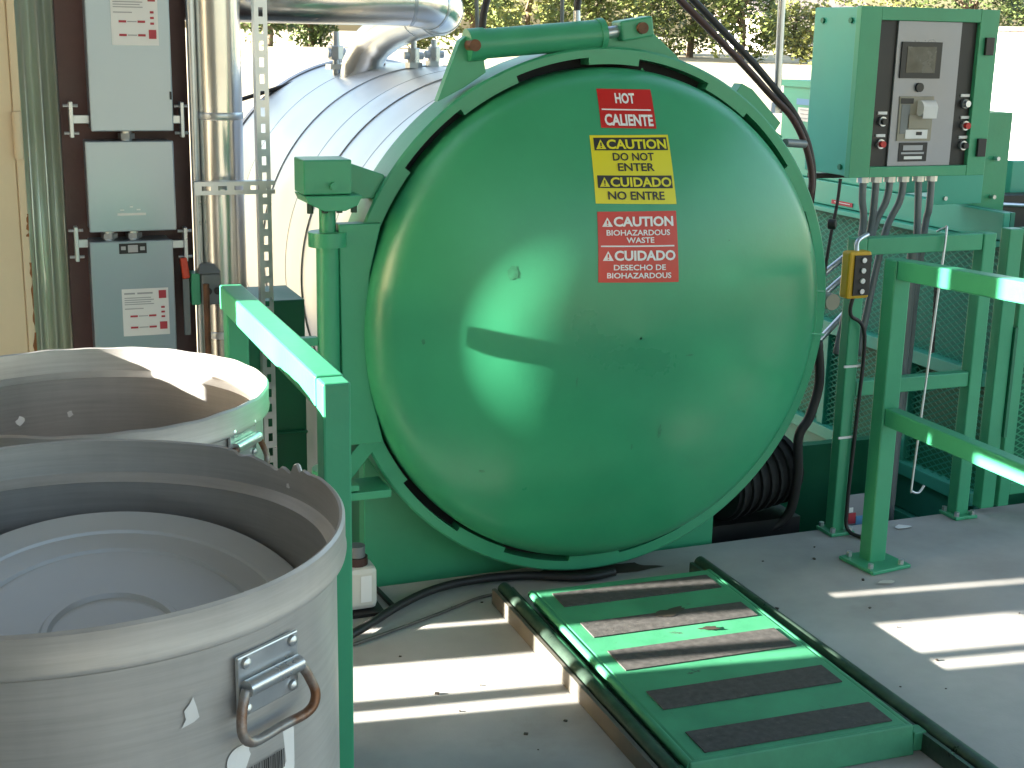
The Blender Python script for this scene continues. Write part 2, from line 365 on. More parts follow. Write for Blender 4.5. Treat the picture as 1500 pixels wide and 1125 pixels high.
# lugs on the ring
def poly_px(pts, Y): return [P(x, y, Y=Y) for x, y in pts]
m = MB(); m.prism(poly_px([(641, 149), (674, 60), (684, 52), (699, 54), (706, 66), (712, 106), (680, 128)], .03), (0, .035, 0)); lg = m.build('cylinder_lug', GREEN, auto, bevel=.002)
m = MB(); m.prism(poly_px([(884, 76), (886, 57), (906, 40), (914, 30), (934, 28), (946, 38), (992, 82), (1000, 96), (940, 82)], .03), (0, .035, 0)); m.build('ring_lug', GREEN, auto, bevel=.002)
m = MB(); m.prism(poly_px([(1078, 136), (1087, 122), (1103, 131), (1144, 180), (1136, 192), (1147, 200), (1140, 208)], .02), (0, .05, 0)); m.build('stop_lug', GREEN, auto, bevel=.002)
a = P(688, 66, Y=.03); b = P(880, 50, Y=.03); c = P(932, 41, Y=.03)
act = MB(); act.tube([a, a+(b-a)*.02, b], .043, 24); aco = act.build('actuator_cylinder', GREEN, auto, smooth=True, bevel=.002)
for p_, q_ in ((a+(b-a)*.97, b+(c-b)*.05), (a-(b-a)*.02, a+(b-a)*.10)):
    m = MB(); m.tube([p_, q_], .047, 24); m.build('end_cap', GREEN, aco, smooth=True)
m = MB(); m.tube([b, c], .018, 16); m.build('piston_rod', GALV, aco, smooth=True)
m = MB(); m.bar(b+(c-b)*.45, c+(c-b)*.35, .07, .06); m.build('clevis', GREEN, aco, bevel=.006)
for q in (a, c):
    m = MB(); m.tube([q+Vector((0, -.05, 0)), q+Vector((0, .05, 0))], .017, 16); m.build('pivot_pin', RUSTY, aco, smooth=True)
SCUFF = mat('scuffed_paint', (.035, .22, .11), .5, var=.4, scale=30)
def scuff(px, py, rx, rz, seed):
    rn = random.Random(seed); cq = None; Y = -.2
    for _ in range(20):
        cq = P(px, py, Y=Y); Y = domeY(math.hypot(cq.x, cq.z-ZC))
    vs = []
    for k in range(18):
        a = 2*math.pi*k/18; u = .55+.45*rn.random(); x = cq.x+rx*u*math.cos(a); z = cq.z+rz*u*math.sin(a); vs.append((x, domeY(math.hypot(x, z-ZC))-.0008, z))
    q = MB(); q.add(vs, [tuple(range(18))]); q.build('scuff_mark', SCUFF, door, recalc=False)
for i, a_ in enumerate(((966, 632, .008, .026), (752, 400, .02, .025), (925, 655, .004, .012), (1068, 352, .004, .003), (940, 102, .006, .008), (620, 500, .006, .012), (705, 690, .012, .006), (1010, 520, .02, .003), (845, 560, .003, .02))): scuff(*a_, 40+i)
# small handle loops and boss at the right of the ring
q = P(1215, 441, Y=.03); m = MB(); m.tube([q+Vector((0, -.02, 0)), q+Vector((0, .03, 0))], .028, 18); m.build('boss', BEIGE, auto, smooth=True)
for yy in (426, 489):
    m = MB(); m.tube([P(1172, yy, Y=-.115), P(1190, yy, Y=-.10), P(1206, yy+1, Y=-.05)], .004, 8); m.build('tack_bar', GREEN, auto)
# drain fittings and valves on top of the vessel
def valve(x, y0, y1, Y, mt, label, r=.022):
    a = P(x, y1, Y=Y); b = P(x, y0, Y=Y); a.z -= .05
    t = thing('valve', label, 'valve', a)
    q = MB(); q.tube([a, b], r*.6, 12); q.build('stem', mt, t, smooth=True)
    h = b.z-a.z-.05; c = Vector((a.x, a.y, a.z+.05+h*.4))
    q = MB(); q.tube([c-Vector((0, 0, .03)), c+Vector((0, 0, .03))], r*1.3, 8); q.tube([c-Vector((.04, 0, 0)), c+Vector((.04, 0, 0))], r*.8, 8); q.build('body', mt, t, bevel=.003)
    q = MB(); q.tube([(a.x, a.y, a.z+.04), (a.x, a.y, a.z+.062)], r*1.7, 6); q.build('hex_nut', mt, t)
    return t
valve(493, 46, 98, 2.2, GALV, 'grey valve on the vessel top below the silver pipe, leftmost', .028)
valve(527, 62, 100, 2.2, RUSTY, 'rusty brass valve on the vessel top', .03)
valve(606, 60, 96, 1.6, GALV, 'grey valve standing on the vessel under the pipe elbow', .02)
valve(636, 58, 94, 1.6, GALV, 'grey valve on the vessel nearest the green cylinder lug', .02)
m = MB(); a = P(557, 98, Y=2.0); m.tube([a-Vector((0, 0, .03)), P(557, 82, Y=2.0)], .014, 10); m.tube([a+Vector((0, 0, .0)), a+Vector((0, 0, .02))], .022, 6)
tag(m.build('pipe_stub', RUSTY), 'short brown pipe stub between two valves on the vessel', 'pipe stub')
m = MB(); m.tube([P(352, 146, Y=2.75), P(520, 94, Y=2.5)], .010, 8); tag(m.build('thin_rod', BLACK), 'thin dark rod sloping along the far edge of the silver vessel', 'rod')

# ------------------------------------------------------------------ warning stickers on the dome
def dome_px(x, y):
    Y = -.2
    for _ in range(20):
        q = P(x, y, Y=Y); Y = domeY(math.hypot(q.x, q.z-ZC))
    return q
def text_mesh(s, off=.0):
    c = bpy.data.curves.new('t', 'FONT'); c.body = s; c.size = 1; c.offset = off; c.resolution_u = 3
    o = bpy.data.objects.new('t', c); COL.objects.link(o)
    dg = bpy.context.evaluated_depsgraph_get(); me = bpy.data.meshes.new_from_object(o.evaluated_get(dg))
    vs = [v.co.copy() for v in me.vertices]; fs = [tuple(p.vertices) for p in me.polygons]
    bpy.data.objects.remove(o); bpy.data.curves.remove(c); bpy.data.meshes.remove(me)
    x0 = min(v.x for v in vs); x1 = max(v.x for v in vs); y0 = min(v.y for v in vs); y1 = max(v.y for v in vs)
    return [((v.x-x0)/(x1-x0), (v.y-y0)/(y1-y0)) for v in vs], fs
class Sticker:
    def __init__(s, label, pxs, base, cat='warning sign'):
        cs = [dome_px(*p) for p in pxs]; s.c = [(q.x, q.z) for q in cs]   # TL TR BR BL
        s.t = thing('warning_sticker', label, cat, s.pt(.5, 0, .0))
        s.rect(0, 1, 0, 1, base, .0015, 'backing', 12)
    def pt(s, u, v, d):   # v up
        tl, tr, br, bl = s.c
        x = (tl[0]*(1-u)+tr[0]*u)*v+(bl[0]*(1-u)+br[0]*u)*(1-v); z = (tl[1]*(1-u)+tr[1]*u)*v+(bl[1]*(1-u)+br[1]*u)*(1-v)
        return Vector((x, domeY(math.hypot(x, z-ZC))-d, z))
    def rect(s, u0, u1, v0, v1, mt, d, name, n=8):
        q = MB(); k = n+1
        vs = [s.pt(u0+(u1-u0)*i/n, v0+(v1-v0)*j/n, d) for j in range(k) for i in range(k)]
        q.add(vs, [(j*k+i, j*k+i+1, (j+1)*k+i+1, (j+1)*k+i) for j in range(n) for i in range(n)]); return q.build(name, mt, s.t, smooth='all', recalc=False)
    def text(s, st, u0, u1, v0, v1, mt, d=.0035, off=.02):
        vs, fs = text_mesh(st, off); q = MB(); q.add([s.pt(u0+(u1-u0)*a, v0+(v1-v0)*b, d) for a, b in vs], fs); q.build('lettering', mt, s.t, recalc=False)
    def tri(s, u0, u1, v0, v1, mt, mt2, d=.0035):
        q = MB(); q.add([s.pt(u0, v0, d), s.pt(u1, v0, d), s.pt((u0+u1)/2, v1, d)], [(0, 1, 2)]); q.build('warning_triangle', mt, s.t, recalc=False)
        um = (u0+u1)/2; h = v1-v0; w = (u1-u0)*.07
        q = MB(); q.add([s.pt(um-w, v0+h*.3, d+.0012), s.pt(um+w, v0+h*.3, d+.0012), s.pt(um+w, v0+h*.68, d+.0012), s.pt(um-w, v0+h*.68, d+.0012),
                         s.pt(um-w, v0+h*.12, d+.0012), s.pt(um+w, v0+h*.12, d+.0012), s.pt(um+w, v0+h*.22, d+.0012), s.pt(um-w, v0+h*.22, d+.0012)], [(0,1,2,3),(4,5,6,7)])
        q.build('exclamation_mark', mt2, s.t, recalc=False)
s = Sticker('small red sticker reading HOT CALIENTE, topmost on the green door', [(872.9, 129.6), (952, 131), (961.4, 188.5), (880.4, 187)], RED)
s.text('HOT', .30, .66, .63, .90, WHITE, off=.035); s.rect(.04, .94, .455, .49, WHITE, .003, 'divider'); s.text('CALIENTE', .07, .95, .06, .36, WHITE, off=.035)
s = Sticker('yellow and black sticker reading CAUTION DO NOT ENTER on the green door', [(863, 198), (977.7, 197.3), (990.7, 298.8), (872.3, 298)], YEL)
s.rect(.04, .97, .78, .965, INK, .003, 'black_band'); s.tri(.06, .18, .80, .94, YEL, INK, .0045); s.text('CAUTION', .19, .95, .80, .94, YEL, .0045, .03)
s.text('DO NOT', .25, .77, .63, .745, INK); s.text('ENTER', .30, .76, .48, .595, INK)
s.rect(.04, .97, .23, .415, INK, .003, 'black_band'); s.tri(.06, .18, .25, .39, YEL, INK, .0045); s.text('CUIDADO', .19, .955, .25, .39, YEL, .0045, .03)
s.text('NO ENTRE', .15, .85, .06, .185, INK)
s = Sticker('orange red sticker reading CAUTION BIOHAZARDOUS WASTE, lowest on the green door', [(874.4, 310), (989.8, 308.5), (993.8, 412.8), (876, 413.7)], RED2)
s.tri(.05, .18, .79, .92, WHITE, RED2); s.text('CAUTION', .19, .95, .79, .93, WHITE, off=.035)
s.text('BIOHAZARDOUS', .10, .90, .665, .745, WHITE); s.text('WASTE', .34, .69, .56, .64, WHITE)
s.rect(.03, .95, .505, .525, WHITE, .003, 'divider')
s.tri(.05, .18, .31, .45, WHITE, RED2); s.text('CUIDADO', .19, .96, .31, .455, WHITE, off=.035)
s.text('DESECHO DE', .18, .83, .175, .255, WHITE); s.text('BIOHAZARDOUS', .10, .90, .06, .14, WHITE)

# ------------------------------------------------------------------ guard rails
def rpost(t, x, y, z1, w=.058, z0=0, d=None):
    q = MB(); d = d or w; q.box((x-w/2, y-d/2, z0), (x+w/2, y+d/2, z1)); return q.build('post', GREEN, t, bevel=.005)
def base_plate(t, x, y, s=.085, rz=0):
    q = MB(); q.box((x-s, y-s, .001), (x+s, y+s, .014), rz); o = q.build('base_plate', GREEN, t, bevel=.003)
    for i in (-1, 1):
        for j in (-1, 1):
            b = MB(); bx, by = x+i*s*.72, y+j*s*.72; b.tube([(bx, by, .014), (bx, by, .030)], .010, 6); b.build('bolt', GALV, o)
# left one
gl = thing('guard_rail', 'green guard rail between the metal tubs and the ramp, its top sunlit', 'guard rail', (-1.17, -.65, 0), 'green guard rails')
rpost(gl, -1.174, -1.222, 1.05); rpost(gl, -1.174, -.165, 1.0495)
for x in (-1.174,): base_plate(gl, x, -1.222); base_plate(gl, x, -.165)
q = MB(); q.box((-1.2045, -1.190, .985), (-1.1435, -.100, 1.052)); q.build('top_rail', GREEN, gl, bevel=.005)
q = MB(); q.box((-1.199, -1.190, .50), (-1.149, -.196, .56)); q.build('mid_rail', GREEN, gl, bevel=.005)
# right one
gr = thing('guard_rail', 'green guard rail right of the ramp, standing on a bolted base plate', 'guard rail', (.97, -.2, 0), 'green guard rails')
rpost(gr, .975, -.18, 1.048, .064); base_plate(gr, .972, -.2, .085, .12)
q = MB(); q.bar((.976, -.213, 1.018), (1.07, -2.0, 1.085), .058, .065); q.build('top_rail', GREEN, gr, bevel=.005)
q = MB(); q.box((.95, -2.0, .495), (1.0, -.213, .555)); q.build('mid_rail', GREEN, gr, bevel=.005)
rpost(gr, 1.04, -2.03, 1.12, .064); base_plate(gr, 1.04, -2.03)
# rear one along the edge of the floor
ge = thing('guard_rail', 'green guard rail along the rear floor edge under the control cabinet', 'guard rail', (1.3, .12, 0), 'green guard rails')
for x, wd in ((1.026, .05), (1.575, .055)):
    rpost(ge, x, .118, 1.075, wd); base_plate(ge, x, .112, .05)
q = MB(); q.box((1.052, .095, 1.015), (1.546, .14, 1.075)); q.build('top_rail', GREEN, ge, bevel=.004)
q = MB(); q.box((1.052, .097, .51), (1.546, .138, .565)); q.build('mid_rail', GREEN, ge, bevel=.004)

def diamond_mesh(mb, org, ux, uz, W, H, px=.048, pz=.024, t=.0032, dn=None):
    org = Vector(org); ux = Vector(ux); uz = Vector(uz); nrm = ux.cross(uz)
    nx = int(W/px); nz = int(H/pz)
    for i in range(nx):
        for j in range(nz):
            for sgn in (1, -1):
                a = org+ux*(i*px)+uz*((j+(.5 if sgn < 0 else 0)+ (0 if sgn>0 else 0))*pz)
                for k in (0, 1):
                    p0 = org+ux*((i+k*.5)*px)+uz*((j+.5)*pz if (k == 0) else (j+(1 if sgn > 0 else 0))*pz)
                    p1 = org+ux*((i+k*.5+.5)*px)+uz*((j+(1 if sgn > 0 else 0))*pz if (k == 0) else (j+.5)*pz)
                    d = uz*t
                    mb.add([p0-d, p1-d, p1+d+nrm*.002, p0+d+nrm*.002], [(0, 1, 2, 3)])
# mesh gate at the right
gg = thing('mesh_gate', 'green gate of expanded metal mesh at the right edge of the dock', 'gate', (2.1, .14, 0))
for x, wd in ((1.70, .062), (1.775, .05), (2.75, .06)):
    q = MB(); q.box((x-wd/2, .10, .02), (x+wd/2, .15, 1.085)); q.build('gate_post', GREEN, gg, bevel=.004)
for z in (1.035, .62, .06):
    q = MB(); q.box((1.802, .105, z), (2.72, .145, z+.05)); q.build('gate_rail', GREEN, gg, bevel=.004)
q = MB(); diamond_mesh(q, (1.80, .125, .08), (1, 0, 0), (0, 0, 1), .92, .96); q.build('expanded_mesh', GREEN, gg, kind='stuff', recalc=False)
q = MB(); q.box((1.733, .09, .30), (1.746, .11, .72)); q.build('latch_bar', GDARK, gg)

# ------------------------------------------------------------------ ramp with its tracks
zr = .076
ramp = thing('loading_ramp', 'green steel loading ramp with black grip strips before the round door', 'ramp', (0, -.75, 0))
xl, xr, yb, yf = -.315, .285, -.215, -1.30
q = MB(); q.box((xl, yf, zr-.05), (xr, yb, zr)); dk = q.build('deck', GRAMP, ramp, bevel=.008)
q = MB(); q.tube([(xl-.004, yf, zr-.012), (xl-.004, yb, zr-.012)], .012, 10); q.build('edge_roll', GRAMP, ramp, smooth=True)
q = MB(); q.tube([(xr+.004, yf, zr-.012), (xr+.004, yb, zr-.012)], .012, 10); q.build('edge_roll', GRAMP, ramp, smooth=True)
q = MB(); q.prism([(xl-.01, yf-.004, zr), (xr+.01, yf-.004, zr), (xr+.01, yf-.02, zr-.075), (xl-.01, yf-.02, zr-.075)], (0, .012, 0)); q.build('front_lip', GRAMP, ramp, bevel=.004)
for a_, b_ in ((xr+.012, xr+.05), (xl-.04, xl-.013)):
    q = MB(); q.box((a_, yf-.01, .004), (b_, yf+.03, zr-.02)); q.build('foot', GRAMP, ramp, bevel=.004)
def yz(px, py): return P(px, py, Z=zr+.004).y
strips = [(yz(985, 1078), yz(1013, 1108)), (yz(928, 1018), yz(953, 1045))]
s0y = (yz(928, 1018), yz(953, 1045)); stp = yz(928, 1018)-yz(985, 1078)
for k in range(6):
    a = yz(985, 1078)+stp*k; b = a-(yz(985, 1078)-yz(1013, 1108))
    if a > yb-.01: a = yb-.012
    if a-b < .03: continue
    
    if k == 2: a += .028; b += .006
    q = MB(); q.box((xl+.045, b, zr+.0005), (xr-.03, a, zr+.0035)); q.build('grip_strip', GRIT if k not in (9,) else CREAM, ramp)
blob('mud_spot', (.02, -.50, 0), .055, .022, zr+.0052, STAIN, 21, 'dried brown mud spot on the upper part of the ramp', 'mud', rot=.3)
blob('mud_spot', (.075, -.64, 0), .028, .012, zr+.0052, STAIN, 27, 'small dark mud smear in the sunlit middle of the ramp', 'mud', rot=-.2)
ramp.rotation_euler.z = R(-2)
def track(x0, x1, label, side):
    t = thing('track_rail', label, 'track', ((x0+x1)/2, -.8, 0), 'steel tracks beside the ramp')
    t.rotation_euler.z = R(-1.3 if side < 0 else -.3)
    yb2, yf2 = -.10, -1.95
    q = MB(); q.box((x0, yf2, .002), (x0+.012, yb2, .052)); q.build('outer_web', TRKSIDE if side < 0 else TRACK, t)
    q = MB(); q.box((x0+.0125, yf2, .002), (x1, yb2, .03)); q.build('channel', TRACK, t)
    q = MB(); xm = (x0+x1)/2+.004; q.tube([(xm, yf2, .048), (xm, yb2, .048)], .021, 14); q.build('guide_tube', TRACK, t, smooth=True)
    q = MB(); q.box((x1-.008, yf2, .030), (x1, yb2, .050)); q.build('inner_lip', TRACK, t)
    for k in range(7):
        y = yb2-.1-k*.28; q = MB(); q.tube([(x0+.02, y, .03), (x0+.02, y, .038)], .008, 6); q.build('bolt', RUSTY, t)
track(-.405, -.335, 'dark steel track along the left side of the green ramp', -1)
track(.305, .372, 'dark steel track along the right side of the green ramp', 1)

# ------------------------------------------------------------------ metal tubs
JAG = [0, .002, .004, .003, .010, .016, .011, .018, .014, .010, .006, .009, .003, .001, 0]
def tub(cx, cy_, r, zt, label, hang, torn=None, zb=0.0, seed=1):
    t = thing('metal_tub', label, 'tub', (cx, cy_, zb), 'large aluminium tubs')
    rnd = random.Random(seed); n = 288
    prof = [(.01, .03), (r-.05, .03), (r-.006, .06), (r-.006, zt-.075), (r-.010, zt-.066), (r-.003, zt-.060), (r+.005, zt-.054), (r+.005, zt-.01), (r+.005, zt-.002), (r+.009, zt), (r+.013, zt-.004),
            (r+.013, zt-.044), (r+.0145, zt-.048), (r+.0135, zt-.053), (r+.006, zt-.058), (r+.0005, zt-.060), (r, zt-.072), (r, .02), (r-.03, .0), (.01, .0)]
    m = MB(); m.lathe([(a, b+zb) for a, b in prof], (cx, cy_, 0), 'Z', n)
    ph = [rnd.random()*6 for _ in range(4)]
    for v in m.v:
        a = math.atan2(v.y-cy_, v.x-cx); k = max(0, (v.z-zb-.3)/(zt-.3)) if v.z > zb+.3 else 0
        s = 1+k*(.006*math.sin(2*a+ph[0])+.004*math.sin(5*a+ph[1])); v.x = cx+(v.x-cx)*s; v.y = cy_+(v.y-cy_)*s
        if torn and v.z > zb+zt-.03:
            u = (math.degrees(a)-torn[0])/(torn[1]-torn[0])
            if 0 < u < 1:
                kk = u*13; a_, b_ = JAG[int(kk)], JAG[int(kk)+1]; f_ = min(1, max(0, (kk-int(kk))*2.2-.6)); v.z -= a_+(b_-a_)*f_
                if .30 < u < .36: v.z += .013
        elif v.z > zb+zt-.012: v.z += .0015*math.sin(17*a+ph[2])*math.sin(7*a+ph[3])
    m.build('shell', ALU, t, smooth=True)
    for a in hang:
        handle(t, cx, cy_, r, zb+zt-.19, a)
    return t
def handle(t, cx, cy_, r, z, a):
    er = Vector((math.cos(a), math.sin(a), 0)); et = Vector((-math.sin(a), math.cos(a), 0)); ez = Vector((0, 0, 1)); o = Vector((cx, cy_, z))+er*(r+.0005)
    q = MB(); q.bar(o-et*.052+er*.004, o+et*.052+er*.004, .006, .080, ez); pl = q.build('handle_plate', GALV, t, bevel=.002)
    q = MB(); q.tube([o-et*.046+er*.014, o+et*.046+er*.014], .011, 12); q.build('handle_hinge', GALV, pl, smooth=True)
    for i in (-1, 1):
        for j in (-1, 1):
            c = o+et*.040*i+ez*.030*j; b = MB(); b.lathe([(.0075, 0), (.0065, .003), (.003, .005), (.0003, .0055)], (0, 0, 0), 'Z', 10)
            rot = er.to_track_quat('Z', 'Y').to_matrix(); b.v = [rot @ v+c+er*.008 for v in b.v]; b.build('rivet', GALV, pl, smooth=True)
    lo = er*.026-ez*.064; w = .046
    pts = smoothpath([o-et*w+er*.014, o-et*(w+.012)+er*.018-ez*.022, o-et*(w+.018)+er*.024-ez*.048, o-et*(w+.002)+lo, o+lo, o+et*(w+.002)+lo, o+et*(w+.018)+er*.024-ez*.048, o+et*(w+.012)+er*.018-ez*.022, o+et*w+er*.014], 5)
    q = MB(); q.tube(pts, .0065, 10); q.build('handle_bail', BAIL, pl, smooth='all')
RN, ZN, CXN, CYN = .366, 1.085, -1.745, -2.00
tn = tub(CXN, CYN, RN, ZN, 'large aluminium tub in front with rusty handle and torn rim, holding a lid', [], (10, 46), seed=2)
def cyl_hit(x, y, cx, cy_, r):
    d = CR*((x-750)/CF)+CU*(-(y-562.5)/CF)+_f; ox, oy = CPOS.x-cx, CPOS.y-cy_
    A = d.x**2+d.y**2; B = 2*(ox*d.x+oy*d.y); C = ox*ox+oy*oy-r*r; D = B*B-4*A*C
    t = (-B-math.sqrt(max(0, D)))/(2*A); return CPOS+d*t
hq = cyl_hit(388, 985, CXN, CYN, RN); ha = math.atan2(hq.y-CYN, hq.x-CXN); handle(tn, CXN, CYN, RN, hq.z, ha)
# barcode label and scraps on the near tub
def on_tub(name, c, w, h, mt, parent, d=.002, rnd=0, cxy=(CXN, CYN), r=RN, tilt=0, shape=None):
    a0 = math.atan2(c.y-cxy[1], c.x-cxy[0]); q = MB(); pts = []
    if shape: pts = shape
    elif rnd:
        for (sx, sy, st) in ((1, 1, 0), (-1, 1, 90), (-1, -1, 180), (1, -1, 270)):
            for k in range(7):
                b = R(st+k*15); pts.append((sx*(w/2-rnd)+rnd*math.cos(b), sy*(h/2-rnd)+rnd*math.sin(b)))
    else: pts = [(-w/2, -h/2), (w/2, -h/2), (w/2, h/2), (-w/2, h/2)]
    ct, st = math.cos(tilt), math.sin(tilt); vs = []
    for u, v in pts:
        u, v = u*ct-v*st, u*st+v*ct; a = a0+u/r; vs.append((cxy[0]+(r+d)*math.cos(a), cxy[1]+(r+d)*math.sin(a), c.z+v))
    q.add(vs, [tuple(range(len(vs)))]); return q.build(name, mt, parent, recalc=False)
def sub(u, v, c, r=RN, cxy=(CXN, CYN)):
    a = math.atan2(c.y-cxy[1], c.x-cxy[0])+u/r; return Vector((cxy[0]+r*math.cos(a), cxy[1]+r*math.sin(a), c.z+v))
lc = cyl_hit(386, 1121, CXN, CYN, RN)
lab = on_tub('barcode_label', lc, .115, .085, STICK, tn, .0015, .018)
rb = random.Random(5); u = -.036
while u < .036:
    wbar = rb.choice([.0012, .002, .003, .0014]); on_tub('barcode_bar', sub(u, -.004, lc), wbar, .026, INK, lab, .003); u += wbar+rb.choice([.0012, .0018, .0026])
on_tub('paper_scrap', cyl_hit(278, 1042, CXN, CYN, RN), 0, 0, PAPER, tn, .002, shape=[(-.012, -.018), (.004, -.014), (.011, -.010), (.008, .004), (.004, .018), (-.001, .010), (-.008, .003), (-.006, -.008)])
# lid lying in it
lx, ly, lz, lr = 0, 0, 0, .298
m = MB(); m.lathe([(lr-.004, lz-.02), (lr, lz-.014), (lr+.001, lz-.004), (lr-.003, lz), (lr-.012, lz-.001), (lr*.85, lz-.006), (lr*.84, lz-.010), (lr*.82, lz-.010), (lr*.70, lz-.008), (lr*.69, lz-.013), (lr*.675, lz-.013), (lr*.665, lz-.008),
                   (lr*.34, lz-.006), (lr*.325, lz-.001), (lr*.30, lz-.001), (lr*.285, lz-.007), (.002, lz-.007)], (lx, ly, 0), 'Z', 128)
rl = Matrix.Rotation(R(16), 3, 'X'); m.v = [rl @ v+Vector((-1.689, -1.973, .90)) for v in m.v]
tl = m.build('tub_lid', LIDM, smooth=True); tag(tl, 'round grey metal lid with ring grooves lying inside the front tub', 'lid')
# rear tub
RR, ZR, CXR, CYR = .356, 1.015, -1.637, -.99
tr = tub(CXR, CYR, RR, ZR, 'large aluminium tub behind the front one, standing beside the guard rail', [], None, seed=9)
hq = cyl_hit(352, 640, CXR, CYR, RR); handle(tr, CXR, CYR, RR, hq.z-.01, math.atan2(hq.y-CYR, hq.x-CXR))
def inside(name, px, py, cxy, r, size, mt, parent, seed):
    d = CR*((px-750)/CF)+CU*(-(py-562.5)/CF)+_f; ox, oy = CPOS.x-cxy[0], CPOS.y-cxy[1]
    A = d.x**2+d.y**2; B = 2*(ox*d.x+oy*d.y); C = ox*ox+oy*oy-r*r; t = (-B+math.sqrt(B*B-4*A*C))/(2*A); c = CPOS+d*t
    rnd = random.Random(seed); sh = [(size*(.6+.6*rnd.random())*math.cos(k*.7), size*(.6+.6*rnd.random())*math.sin(k*.7)) for k in range(9)]
    return on_tub(name, c, 0, 0, mt, parent, -.008, cxy=cxy, r=r, shape=sh)
inside('dried_splash', 102, 605, (CXR, CYR), RR, .008, PAPER, tr, 1); inside('dried_splash', 28, 615, (CXR, CYR), RR, .011, PAPER, tr, 2)
inside('dried_splash', 428, 710, (CXN, CYN), RN, .005, PAPER, tn, 3)

# ------------------------------------------------------------------ left background: column, switch boxes, pipes
YB = .72
def xz(x, y, Y=YB): q = P(x, y, Y=Y); return q.x, q.z
cxl = xz(93, 250, .76)[0]; cxr = xz(279, 250, .76)[0]
sc = thing('steel_column', 'dark brown steel column carrying the grey switch boxes', 'column', ((cxl+cxr)/2, .8, -1.2))
q = MB(); q.box((cxl, .76, -1.2), (cxr, .778, 3.0)); q.build('front_flange', BROWN, sc)
q = MB(); q.box(((cxl+cxr)/2-.008, .779, -1.2), ((cxl+cxr)/2+.008, .98, 3.0)); q.build('web', BROWN, sc)
q = MB(); q.box((cxl, .981, -1.2), (cxr, .999, 3.0)); q.build('rear_flange', BROWN, sc)
def sbox(label, xa, xb, ya, yb, dep, sticker=None, name='switch_box', ears=(), lipped=False):
    YF = .76-dep-.02
    x0, z1 = xz(xa, ya, YF); x1, z0 = xz(xb, yb, YF)
    t = thing(name, label, 'switch box', ((x0+x1)/2, YF+dep/2, z0), 'grey switch boxes on the column')
    q = MB(); q.box((x0+.004, YF+.012, z0+.003), (x1-.004, .758, z1-.003)); q.build('body', BOXG, t, bevel=.003)
    q = MB(); q.box((x0, YF, z0), (x1, YF+.0115, z1)); cv = q.build('cover', BOXG, t, bevel=.004)
    for (ex, ez) in ears:
        px, pz = xz(ex, ez, YF+.05); sg = -1 if px < (x0+x1)/2 else 1; xe = x0 if sg < 0 else x1
        q = MB(); q.box((px-.006, YF+.03, pz-.055), (px+.006, YF+.07, pz+.055)); q.box((min(px, xe), YF+.04, pz-.012), (max(px, xe), YF+.052, pz+.014)); q.build('mounting_ear', GALV, t, bevel=.002)
        for s_ in (-1, 1):
            q = MB(); q.tube([(px-.022, YF+.05, pz+.042*s_), (px+.022, YF+.05, pz+.042*s_)], .005, 8); q.build('ear_bolt', GALV, t)
    if sticker:
        a, b, c, d = sticker; u0, w1 = xz(a, b, YF-.001); u1, w0 = xz(c, d, YF-.001); y = YF-.0015
        q = MB(); q.add([(u0, y, w0), (u1, y, w0), (u1, y, w1), (u0, y, w1)], [(0, 1, 2, 3)]); st = q.build('label_plate', STICK, cv, recalc=False)
        W, H = u1-u0, w1-w0
        def r_(fu0, fu1, fv0, fv1, mt):
            g = MB(); g.add([(u0+W*fu0, y-.0015, w0+H*fv0), (u0+W*fu1, y-.0015, w0+H*fv0), (u0+W*fu1, y-.0015, w0+H*fv1), (u0+W*fu0, y-.0015, w0+H*fv1)], [(0,1,2,3)]); g.build('print_mark', mt, cv, recalc=False)
        r_(.05, .28, .885, .92, PRINTG); r_(.33, .66, .885, .92, PRINTG)
        for k in range(4): r_(.05, .62+.06*(k % 2), .80-k*.045, .818-k*.045, PRINTG)
        r_(.05, .45, .57, .59, PRINTG)
        r_(.16, .32, .40, .44, PRINTR); r_(.56, .72, .40, .44, PRINTR); r_(.16, .32, .16, .20, PRINTR); r_(.56, .72, .16, .20, PRINTR)
        r_(.34, .54, .41, .43, PRINTG); r_(.34, .54, .17, .19, PRINTG)
        r_(.79, .95, .78, .95, PRINTR); r_(.79, .95, .12, .28, PRINTR)
        for k in range(3): r_(.83, .91, .37+k*.1, .41+k*.1, PRINTR)
    return t, YF, x0, x1, z0, z1
bx1 = sbox('upper grey switch box with white and red label on the brown column', 118, 255, -95, 192, .11, (160, -18, 233, 67), ears=((104, 175), (266, 175)))
q = MB(); X_, Z_ = xz(250, 140, bx1[1]-.002); q.box((X_-.003, bx1[1]-.004, Z_-.012), (X_+.003, bx1[1]-.0005, Z_+.012)); q.build('latch', BLACK, bx1[0])
bx2 = sbox('plain grey middle box between the two labelled switch boxes', 124, 259, 207, 337, .10)
X0, Z0 = xz(173, 311, bx2[1]-.001); X1, Z1 = xz(215, 314, bx2[1]-.001)
for (a, b, c, d) in ((172, 312.5, 214, 315), (176, 307, 182, 309), (190, 302, 195, 304), (200, 306, 206, 308)):
    u0, w1 = xz(a, b, bx2[1]-.002); u1, w0 = xz(c, d, bx2[1]-.002); q = MB(); q.add([(u0, bx2[1]-.0015, w0), (u1, bx2[1]-.0015, w0), (u1, bx2[1]-.0015, w1), (u0, bx2[1]-.0015, w1)], [(0, 1, 2, 3)]); q.build('print_mark', STICK, bx2[0], recalc=False)
bx3 = sbox('lower grey switch box with red handle and black nameplate above the tubs', 131, 264, 355, 620, .11, (178, 424, 249, 489), ears=((112, 357), (271, 357)))
u0, w1 = xz(174, 357, bx3[1]); u1, w0 = xz(215, 370.5, bx3[1]); q = MB(); q.box((u0, bx3[1]-.003, w0), (u1, bx3[1]-.0005, w1)); npl = q.build('nameplate', INK, bx3[0])
